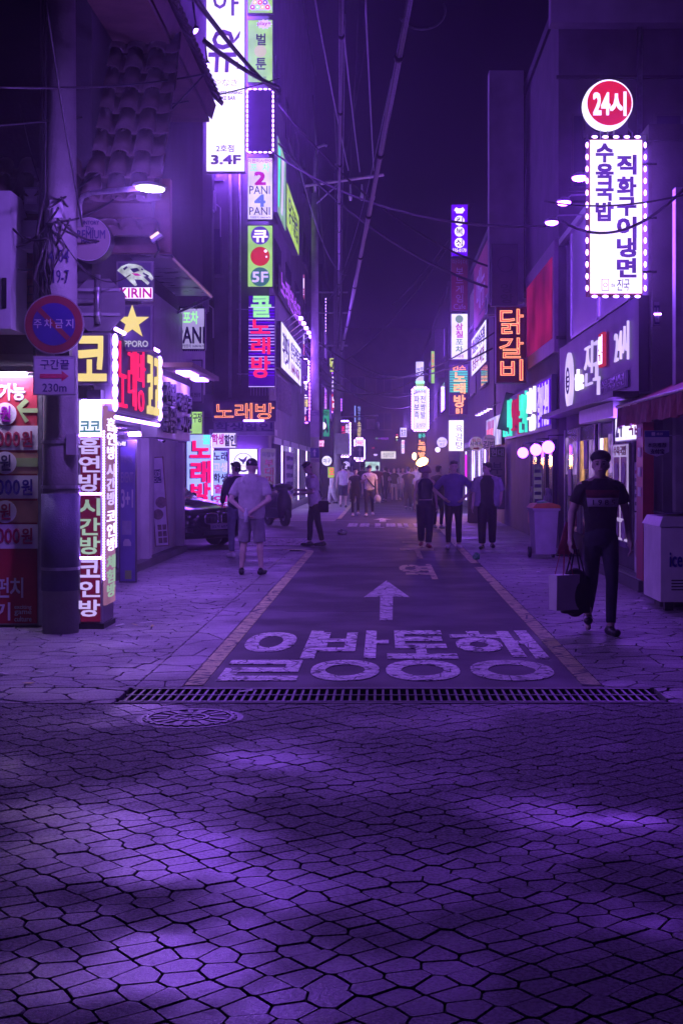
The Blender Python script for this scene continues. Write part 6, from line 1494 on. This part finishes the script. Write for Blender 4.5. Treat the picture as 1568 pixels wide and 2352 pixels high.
# stripes of the shirt: a wine band and a pale band carrying the year
def chestband(z0, z1, mat, name, off=.004, a0=.86):
    vs = []; fs = []; n = 20
    for k_ in range(n+1):
        q = -PI/2+(k_/n-.5)*2*a0
        for z in (z0, z1):
            f_ = (z-1.18)/(1.30-1.18); rx = .16+.02*f_+.016; ry = .105+.01*f_+.016
            for o_ in (off, off+.003): vs.append(((rx+o_)*math.cos(q), (ry+o_)*math.sin(q), z))
    for k_ in range(n):
        a_, b_ = 4*k_, 4*k_+4
        fs += [(a_+1, b_+1, b_+3, a_+3), (a_, a_+2, b_+2, b_), (a_, b_, b_+1, a_+1), (a_+2, a_+3, b_+3, b_+2)]
    return MB().add(vs, fs).build(name, mat, r, True)
chestband(1.302, 1.375, C_RED, 'shirt_band'); chestband(1.215, 1.30, C_LIGHT, 'shirt_band')
place_text('1 9 8 5', -.105, 1.234, .105, 1.283, -.149, C_NAVY, r, bold=.02, thick=.004)
gls = pm('spectacle_wire', (.3, .28, .3), .3, .9, .1, 10, 0)
for s_ in (-1, 1):
    c = hd+HR @ V3((s_*.032, -.096, .004))
    MB().tube([c+HR @ V3((.024*math.cos(q), 0, .02*math.sin(q))) for q in [2*PI*i/14 for i in range(15)]], .0018, 5).build('spectacles', gls, r)
def world(root, p): return Matrix.Translation(root.location) @ Matrix.Rotation(root.rotation_euler.z, 4, 'Z') @ Matrix.Diagonal((*root.scale, 1)) @ V3(p)
hnd = world(r, (-.325, -.14, .83))
PAPER = pm('paper_bag', (.62, .58, .66), .6, 0, .08, 6, .08, 15)
k = thing('paper_bag', 'white paper shopping bag held in the walking man\'s hand', 'bag', (hnd.x-.06, hnd.y-.02, hnd.z-.60), .5)
MB().add([(-.13, -.06, 0), (.13, -.06, 0), (.13, .06, 0), (-.13, .06, 0), (-.135, -.075, .34), (.135, -.075, .34), (.13, .07, .34), (-.13, .07, .34)], [(0,3,2,1),(0,1,5,4),(1,2,6,5),(2,3,7,6),(3,0,4,7),(4,5,6,7)]).build('body', PAPER, k)
for y in (-.07, .065): MB().tube([(-.06, y, .33), (-.02, y*.4, .57), (.02, y*.4, .57), (.06, y, .33)], .004, 6).build('handle', INKR, k)
k = thing('tote_bag', 'black shoulder bag held together with the white paper bag', 'bag', (hnd.x+.06, hnd.y+.05, hnd.z-.66), .3)
tb = MB().ell((0, 0, .22), .16, .085, .24, 16, 12); tb.box(-.14, .14, -.05, .05, .02, .36)
COVERS.append((tb, k, 'body', C_BLACK, .012))
for y in (-.05, .05): MB().tube([(-.08, y, .38), (-.02, y*.4, .64), (.02, y*.4, .64), (.08, y, .38)], .009, 6).build('strap', C_BLACK, k)
# man in a cap seen from behind, hands clasped behind his back
r, hd, HR, A, bo = person('man in cap and grey hooded tee seen from behind, bottle in clasped hands', 578, 20.5, PI-.12, 1.77, arms={'R': ((-.29, .13, 1.13), (-.05, .19, .96)), 'L': ((.29, .13, 1.13), (.05, .21, .94))},
    legs={'R': ((-.12, -.02, .5), (-.15, .02, .09)), 'L': ((.12, -.02, .5), (.15, .02, .09))}, top=C_GREY, topk='loose', bottom=C_SHORT, botk='shorts', hair='cap', hcol=C_NAVY, sleeve=.8, fat=1.12, fine=.0095, hem=.84)
hood = MB(); hood.ell((0, .1, 1.42), .13, .07, .1, 14, 10); hood.ell((0, .13, 1.33), .08, .05, .12, 12, 8); COVERS.append((hood, r, 'hood', C_GREY, .012))
MB().prism([(-.02, 1.70), (.0, 1.665), (.02, 1.70), (.008, 1.70), (0, 1.715), (-.008, 1.70)], .118, .122).build('cap_emblem', WHITEP, r)
p = world(r, (.03, .25, .80)); k = thing('water_bottle', 'clear plastic bottle held behind the capped man\'s back', 'bottle', p)
MB().rings([(0, 0, 0, .032, .032), (0, 0, .13, .034, .034), (0, 0, .17, .016, .016), (0, 0, .19, .016, .016)], 14).build('body', pm('bottle_clear', (.5, .5, .58), .2, 0, .1, 6, 0), k, True); MB().rings([(0, 0, .191, .018, .018), (0, 0, .21, .018, .018)], 12).build('cap', WHITEP, k)
person('man in dark jacket and jeans standing between the car and the capped man', 544, 24.4, PI+.5, 1.74, top=C_NAVY, topk='long', sleeve=1.95, bottom=cloth('jeans', (.13, .13, .2)), botk='pants', shoes=SHOEW, fine=.0125, head=(.3, .1), lean=.02, arms={'R': ((-.25, -.02, 1.16), (-.2, -.2, 1.0)), 'L': ((.25, -.02, 1.16), (.2, -.2, 1.0))})
# phone man facing left
r, hd, HR, A, bo = person('man in white tee bent over his phone, black bag behind him', 722, 27.9, -PI/2+.15, 1.76, top=C_WHITE, topk='loose', bottom=C_BLACK, botk='pants', shoes=SHOEB, fine=.0125, head=(0, .55), lean=.06, sleeve=.8,
    arms={'R': ((-.22, -.08, 1.14), (-.08, -.32, 1.16)), 'L': ((.22, -.06, 1.13), (.04, -.32, 1.08))}, legs={'R': ((-.1, -.08, .5), (-.11, -.1, .09)), 'L': ((.1, .06, .5), (.11, .14, .1))}, hem=.82)
p = world(r, (-.03, -.42, 1.16)); k = thing('phone', 'small phone held in front of the man in the white tee', 'phone', p, r.rotation_euler.z)
MB().box(-.035, .035, -.07, .07, 0, .009).build('case', BLACKP, k).rotation_euler = (.5, 0, 0)
MB().box(-.03, .03, -.062, .062, .0095, .0105).build('screen', em('screen_dim', (.5, .45, .9), .5, sample=False), k).rotation_euler = (.5, 0, 0)
p = world(r, (.12, .15, .74)); k = thing('shoulder_bag', 'black bag hanging at the back of the phone man', 'bag', p, r.rotation_euler.z)
sb = MB().box(-.04, .04, -.13, .13, -.04, .2); COVERS.append((sb, k, 'body', C_BLACK, .015)); MB().tube([(0, -.12, .25), (-.05, -.2, .65), (0, 0, .28)], .012, 6).build('strap', C_BLACK, k)
# three walkers
person('woman in hat and striped dark tank top walking with bare arms', 976, 27.5, .05, 1.66, top=cloth('stripe', (.04, .035, .05)), topk='tank', sleeve=0, bottom=C_CHAR, botk='loose', shoes=SHOER, hair='sunhat', hcol=cloth('straw', (.3, .2, .2)), female=True, fine=.012, hem=1.04,
    legs={'R': ((-.09, .0, .5), (-.08, .1, .12)), 'L': ((.085, -.08, .5), (.06, -.1, .09))}, arms={'R': ((-.22, .03, 1.16), (-.24, -.02, .9)), 'L': ((.22, .02, 1.16), (.24, -.08, .92))})
person('man in violet short sleeved shirt with both hands on his hips', 1041, 27.1, .0, 1.78, top=C_VIO, topk='loose', sleeve=.85, bottom=C_BLACK, botk='pants', shoes=SHOEW, fine=.012, arms={'R': ((-.38, .08, 1.16), (-.2, -.08, 1.0)), 'L': ((.38, .08, 1.16), (.2, -.08, 1.0))}, hem=.84, head=(.1, .05))
r, hd, HR, A, bo = person('man in open light shirt over a black tee glancing towards the others', 1118, 26.9, -.1, 1.74, top=C_BLACK, sleeve=.5, bottom=C_BLACK, botk='loose', shoes=SHOEB, fine=.012, head=(-.9, 0), arms={'R': ((-.26, .02, 1.15), (-.29, -.05, .88)), 'L': ((.28, .05, 1.17), (.27, -.1, .98))}, hem=.86,
    legs={'R': ((-.1, -.06, .5), (-.1, -.06, .09)), 'L': ((.1, .02, .5), (.1, .12, .11))})
ov_ = MB()
for s_, sd in ((-1, 'R'), (1, 'L')):
    ov_.tube([(s_*.13, -.02, 1.46), (s_*.16, .0, 1.2), (s_*.175, .0, .86)], [.075, .085, .09], 12); el = V3(A[sd][0]); sh = V3((s_*.19, 0, 1.42)); ov_.tube([sh, sh.lerp(el, .5), el], [.085, .085, .085], 12)
ov_.rings([(0, .07, .86, .15, .06), (0, .07, 1.2, .16, .06), (0, .05, 1.44, .15, .06)])
COVERS.append((ov_, r, 'overshirt', cloth('lilac', (.3, .26, .4)), .013))
# couple in the distance and the others further off
walkA = {'R': ((-.1, -.1, .5), (-.1, -.14, .09)), 'L': ((.1, .02, .5), (.1, .16, .13))}
person('woman with black vest over white tee in the couple strolling down the lane', 816, 45.6, .05, 1.62, top=C_BLACK, sleeve=.4, bottom=C_BLACK, botk='slim', shoes=SHOEW, hair='short', female=True, fine=.015, legs=walkA)
r, hd, HR, A, bo = person('man in white tee with cross strap and carrier bag in the couple', 848, 45.4, -.05, 1.72, top=C_WHITE, sleeve=.6, bottom=C_DENIM, botk='pants', shoes=SHOEW, hair='cap', hcol=C_BLACK, fine=.015, legs=walkA, arms={'R': ((-.24, -.02, 1.15), (-.14, -.2, 1.25))})
MB().tube([(-.16, -.15, 1.42), (0, -.16, 1.2), (.17, -.12, 1.0)], .02, 6).build('strap', C_BLACK, r)
p = world(r, (.28, -.1, .5)); k = thing('carrier_bag', 'white plastic carrier bag swinging from the man of the couple', 'bag', p)
cb = MB().ell((0, 0, .1), .12, .09, .14, 12, 8); COVERS.append((cb, k, 'body', pm('bag_white', (.65, .62, .68), .35, 0, .1, 9, .2, 20), .02)); MB().tube([(-.05, 0, .2), (0, 0, .34), (.05, 0, .2)], .01, 6).build('handle', MATS['bag_white'], k)
person('man in pale tank top and dark shorts walking away on the left', 788, 55, PI, 1.78, top=C_LIGHT, topk='tank', sleeve=0, bottom=C_NAVY, botk='shorts', shoes=SHOEB, fine=.017, legs=walkA)
person('woman in loose light clothes stepping left with a dark shoulder bag', 763, 60, -1.3, 1.65, top=C_GREY, topk='loose', sleeve=.8, bottom=C_LIGHT, botk='loose', hair='long', female=True, fine=.019, legs=walkA)
FAR = [(866, 62, PI, 'person in dark red jacket and jeans walking away in the far crowd', C_RED, C_DENIM, 'short', 1.75, 'pants'), (883, 64, PI+.3, 'figure in black behind the red jacket in the far crowd', C_BLACK, C_BLACK, 'short', 1.7, 'pants'),
       (905, 66, 0, 'girl in dark top and pale shorts facing the camera in the far crowd', C_CHAR, C_LIGHT, 'long', 1.62, 'mini'), (915, 67, .1, 'girl all in pale clothes with long hair in the far crowd', C_WHITE, C_LIGHT, 'long', 1.63, 'pants'),
       (924, 70, .4, 'girl in pink top and white trousers in the far crowd', C_PINK, C_LIGHT, 'long', 1.63, 'loose'), (937, 52, PI, 'woman in a long black outfit walking away towards the torch lamp', C_BLACK, C_BLACK, 'short', 1.68, 'loose'),
       (955, 58, PI, 'man in pale shirt and dark trousers walking away by the torch lamp', C_LIGHT, C_BLACK, 'short', 1.76, 'pants'), (800, 64, PI, 'dark haired figure in white tee between the poles', C_WHITE, C_BLACK, 'short', 1.72, 'pants'),
       (832, 70, PI, 'figure in charcoal top deep in the crowd behind the couple', C_CHAR, C_DENIM, 'short', 1.75, 'pants'), (842, 78, 0, 'figure in navy top far behind the couple', C_NAVY, C_CHAR, 'short', 1.7, 'pants'),
       (892, 84, .2, 'small figure in white top under the brush lettered sign', C_WHITE, C_BLACK, 'long', 1.6, 'mini'), (945, 74, 0, 'person with pale top at the right of the far crowd', C_PINK, C_CHAR, 'long', 1.65, 'pants'), (1006, 36, 2.6, 'half hidden figure in dark clothes behind the man with hands on hips', C_CHAR, C_BLACK, 'short', 1.7, 'pants')]
for i, (u, d_, yw, lb, tp_, bt, hr_, h_, bk) in enumerate(FAR):
    person(lb, u, d_, yw, h_, top=tp_, bottom=bt, hair=hr_, botk=bk, female=hr_ == 'long', fine=.027, legs=walkA if i % 2 else None, shoes=SHOEW if i % 3 == 0 else SHOEB, group='people in the far crowd')

# ================================================================== CAR
PAINT = pm('car_paint_black', (.012, .010, .018), .12, .2, .1, 3, 0); CHROME = pm('chrome', (.6, .58, .62), .15, 1, .1, 5, 0)
car = thing('parked_car', 'glossy black saloon with twin oval grilles nosing out of the side alley', 'car', (-5.2, 28.9, 0), math.radians(50))
def section(y, wd, zb, zt, crown):
    return [(0, y, zb), (wd*.82, y, zb), (wd*.97, y, zb+.10), (wd, y, zb+.28), (wd*.985, y, zt-.16), (wd*.93, y, zt-.05), (wd*.72, y, zt+crown*.55), (wd*.35, y, zt+crown*.9), (0, y, zt+crown)]
st_ = [(-2.46, .52, .34, .60, .02), (-2.44, .66, .26, .66, .03), (-2.36, .80, .21, .72, .03), (-2.2, .88, .19, .77, .04), (-1.9, .92, .19, .84, .05), (-1.4, .935, .2, .92, .05), (-.9, .94, .2, .97, .05), (0, .94, .2, .98, .04), (1.0, .94, .2, .99, .04), (1.8, .93, .22, 1.0, .04), (2.3, .86, .3, .98, .03), (2.48, .7, .4, .9, .02)]
vs = []; fs = []
for a in st_:
    h_ = section(*a); ring = h_+[(-x_, y_, z_) for x_, y_, z_ in h_[-2:0:-1]]; vs += ring
N = 16
for j in range(len(st_)-1):
    for i in range(N): fs.append((j*N+i, (j+1)*N+i, (j+1)*N+(i+1) % N, j*N+(i+1) % N))
fs += [tuple(range(N)), tuple(reversed(range((len(st_)-1)*N, len(st_)*N)))]
bd = MB().add(vs, fs).build('body', PAINT, car, True)
gh = [(-.95, .80, .98), (-.35, .70, 1.36), (.3, .66, 1.46), (1.1, .66, 1.42), (1.9, .76, 1.02)]
vs = []; fs = []
for y, wd, z in gh:
    vs += [(-.86, y, .97), (-wd, y, z), (0, y, z+.02), (wd, y, z), (.86, y, .97)]
for j in range(4):
    for i in range(4): fs.append((j*5+i, j*5+i+1, (j+1)*5+i+1, (j+1)*5+i))
cbn = MB().add(vs, fs).build('windows', GLASSD, car, True)
MB().add([(-.62, -.3, 1.385), (.62, -.3, 1.385), (.64, 1.1, 1.45), (-.64, 1.1, 1.45), (-.62, -.3, 1.42), (.62, -.3, 1.42), (.64, 1.1, 1.47), (-.64, 1.1, 1.47)], [(0,3,2,1),(4,5,6,7),(0,1,5,4),(1,2,6,5),(2,3,7,6),(3,0,4,7)]).build('roof', PAINT, car, True)
for s_ in (-1, 1):
    k2 = [(s_*.215+.17*math.copysign(abs(math.cos(q))**.5, math.cos(q)), .60+.105*math.copysign(abs(math.sin(q))**.5, math.sin(q))) for q in [2*PI*i/20 for i in range(20)]]
    gr = MB().tube([(x_, -2.475+.05*abs(x_), z_) for x_, z_ in k2+k2[:1]], .014, 6).build('grille', CHROME, car, True)
    MB().prism([(x_, z_) for x_, z_ in k2][::-1], -2.455, -2.44).build('grille_back', BLACKP, gr)
    for i in range(9): MB().box(s_*.215-.15+i*.0375-.004, s_*.215-.15+i*.0375+.004, -2.472, -2.456, .51, .69).build('slat', CHROME, gr)
    hl = MB().add([(s_*.44, -2.43, .60), (s_*.84, -2.30, .64), (s_*.86, -2.22, .71), (s_*.44, -2.42, .69), (s_*.44, -2.38, .60), (s_*.84, -2.2, .64), (s_*.86, -2.14, .71), (s_*.44, -2.36, .69)], [(0,1,2,3),(7,6,5,4),(0,4,5,1),(1,5,6,2),(2,6,7,3),(3,7,4,0)]).build('headlight', pm('headlight_glass', (.5, .5, .6), .08, .6, .3, 20, 0), car)
    for q in (.55, .72): MB().ell((s_*q, -2.46+.18*(q-.44)*1.8-.0, .645), .045, .03, .035, 10, 8).build('lamp', CHROME, hl, True)
    for y in (-1.52, 1.45):
        wh = MB().tube([(s_*.72, y, .33), (s_*.955, y, .33)], .33, 24).build('wheel', BLACKP, car); MB().tube([(s_*.957, y, .33), (s_*.965, y, .33)], .22, 18).build('rim', STEEL, wh)
    MB().ell((s_*1.02, -.55, 1.02), .1, .06, .075, 12, 8).build('mirror', PAINT, car, True)
    MB().prism([(s_*.42, .30), (s_*.84, .34), (s_*.84, .44), (s_*.5, .40)][::s_], -2.42, -2.3).build('air_intake', BLACKP, car)
MB().box(-.42, .42, -2.478, -2.40, .27, .36).build('air_intake', BLACKP, car)
pl = MB().box(-.26, .26, -2.50, -2.478, .385, .495).build('number_plate', WRT, car); place_text('03거 6072', -.235, .405, .235, .478, -2.501, INK, pl, bold=.01, each=False, thick=.003)
MB().ell((0, -2.43, .735), .04, .02, .03, 12, 8).build('badge', CHROME, car, True)

# soft shapes grown into one surface
ms = remesh_all([(m_, v_, 4) for m_, _, _, _, v_ in COVERS])
for me, (_, par, nm, mt, _) in zip(ms, COVERS):
    me.materials.append(mt); link(nm, me, par)

# ================================================================== HAZE
hz = MB().box(-61, 61, -31, 201, -1.2, 24.5).build('haze', None); hz['kind'] = 'stuff'
hm = bpy.data.materials.new('street_haze'); hm.use_nodes = True; nt = hm.node_tree; nt.nodes.remove(nt.nodes['Principled BSDF'])
pv = nt.nodes.new('ShaderNodeVolumePrincipled'); pv.inputs['Color'].default_value = (.9, .86, 1, 1); pv.inputs['Density'].default_value = .0022; pv.inputs['Anisotropy'].default_value = .9
nt.links.new(pv.outputs[0], nt.nodes['Material Output'].inputs['Volume'])
hz.data.materials.clear(); hz.data.materials.append(hm)
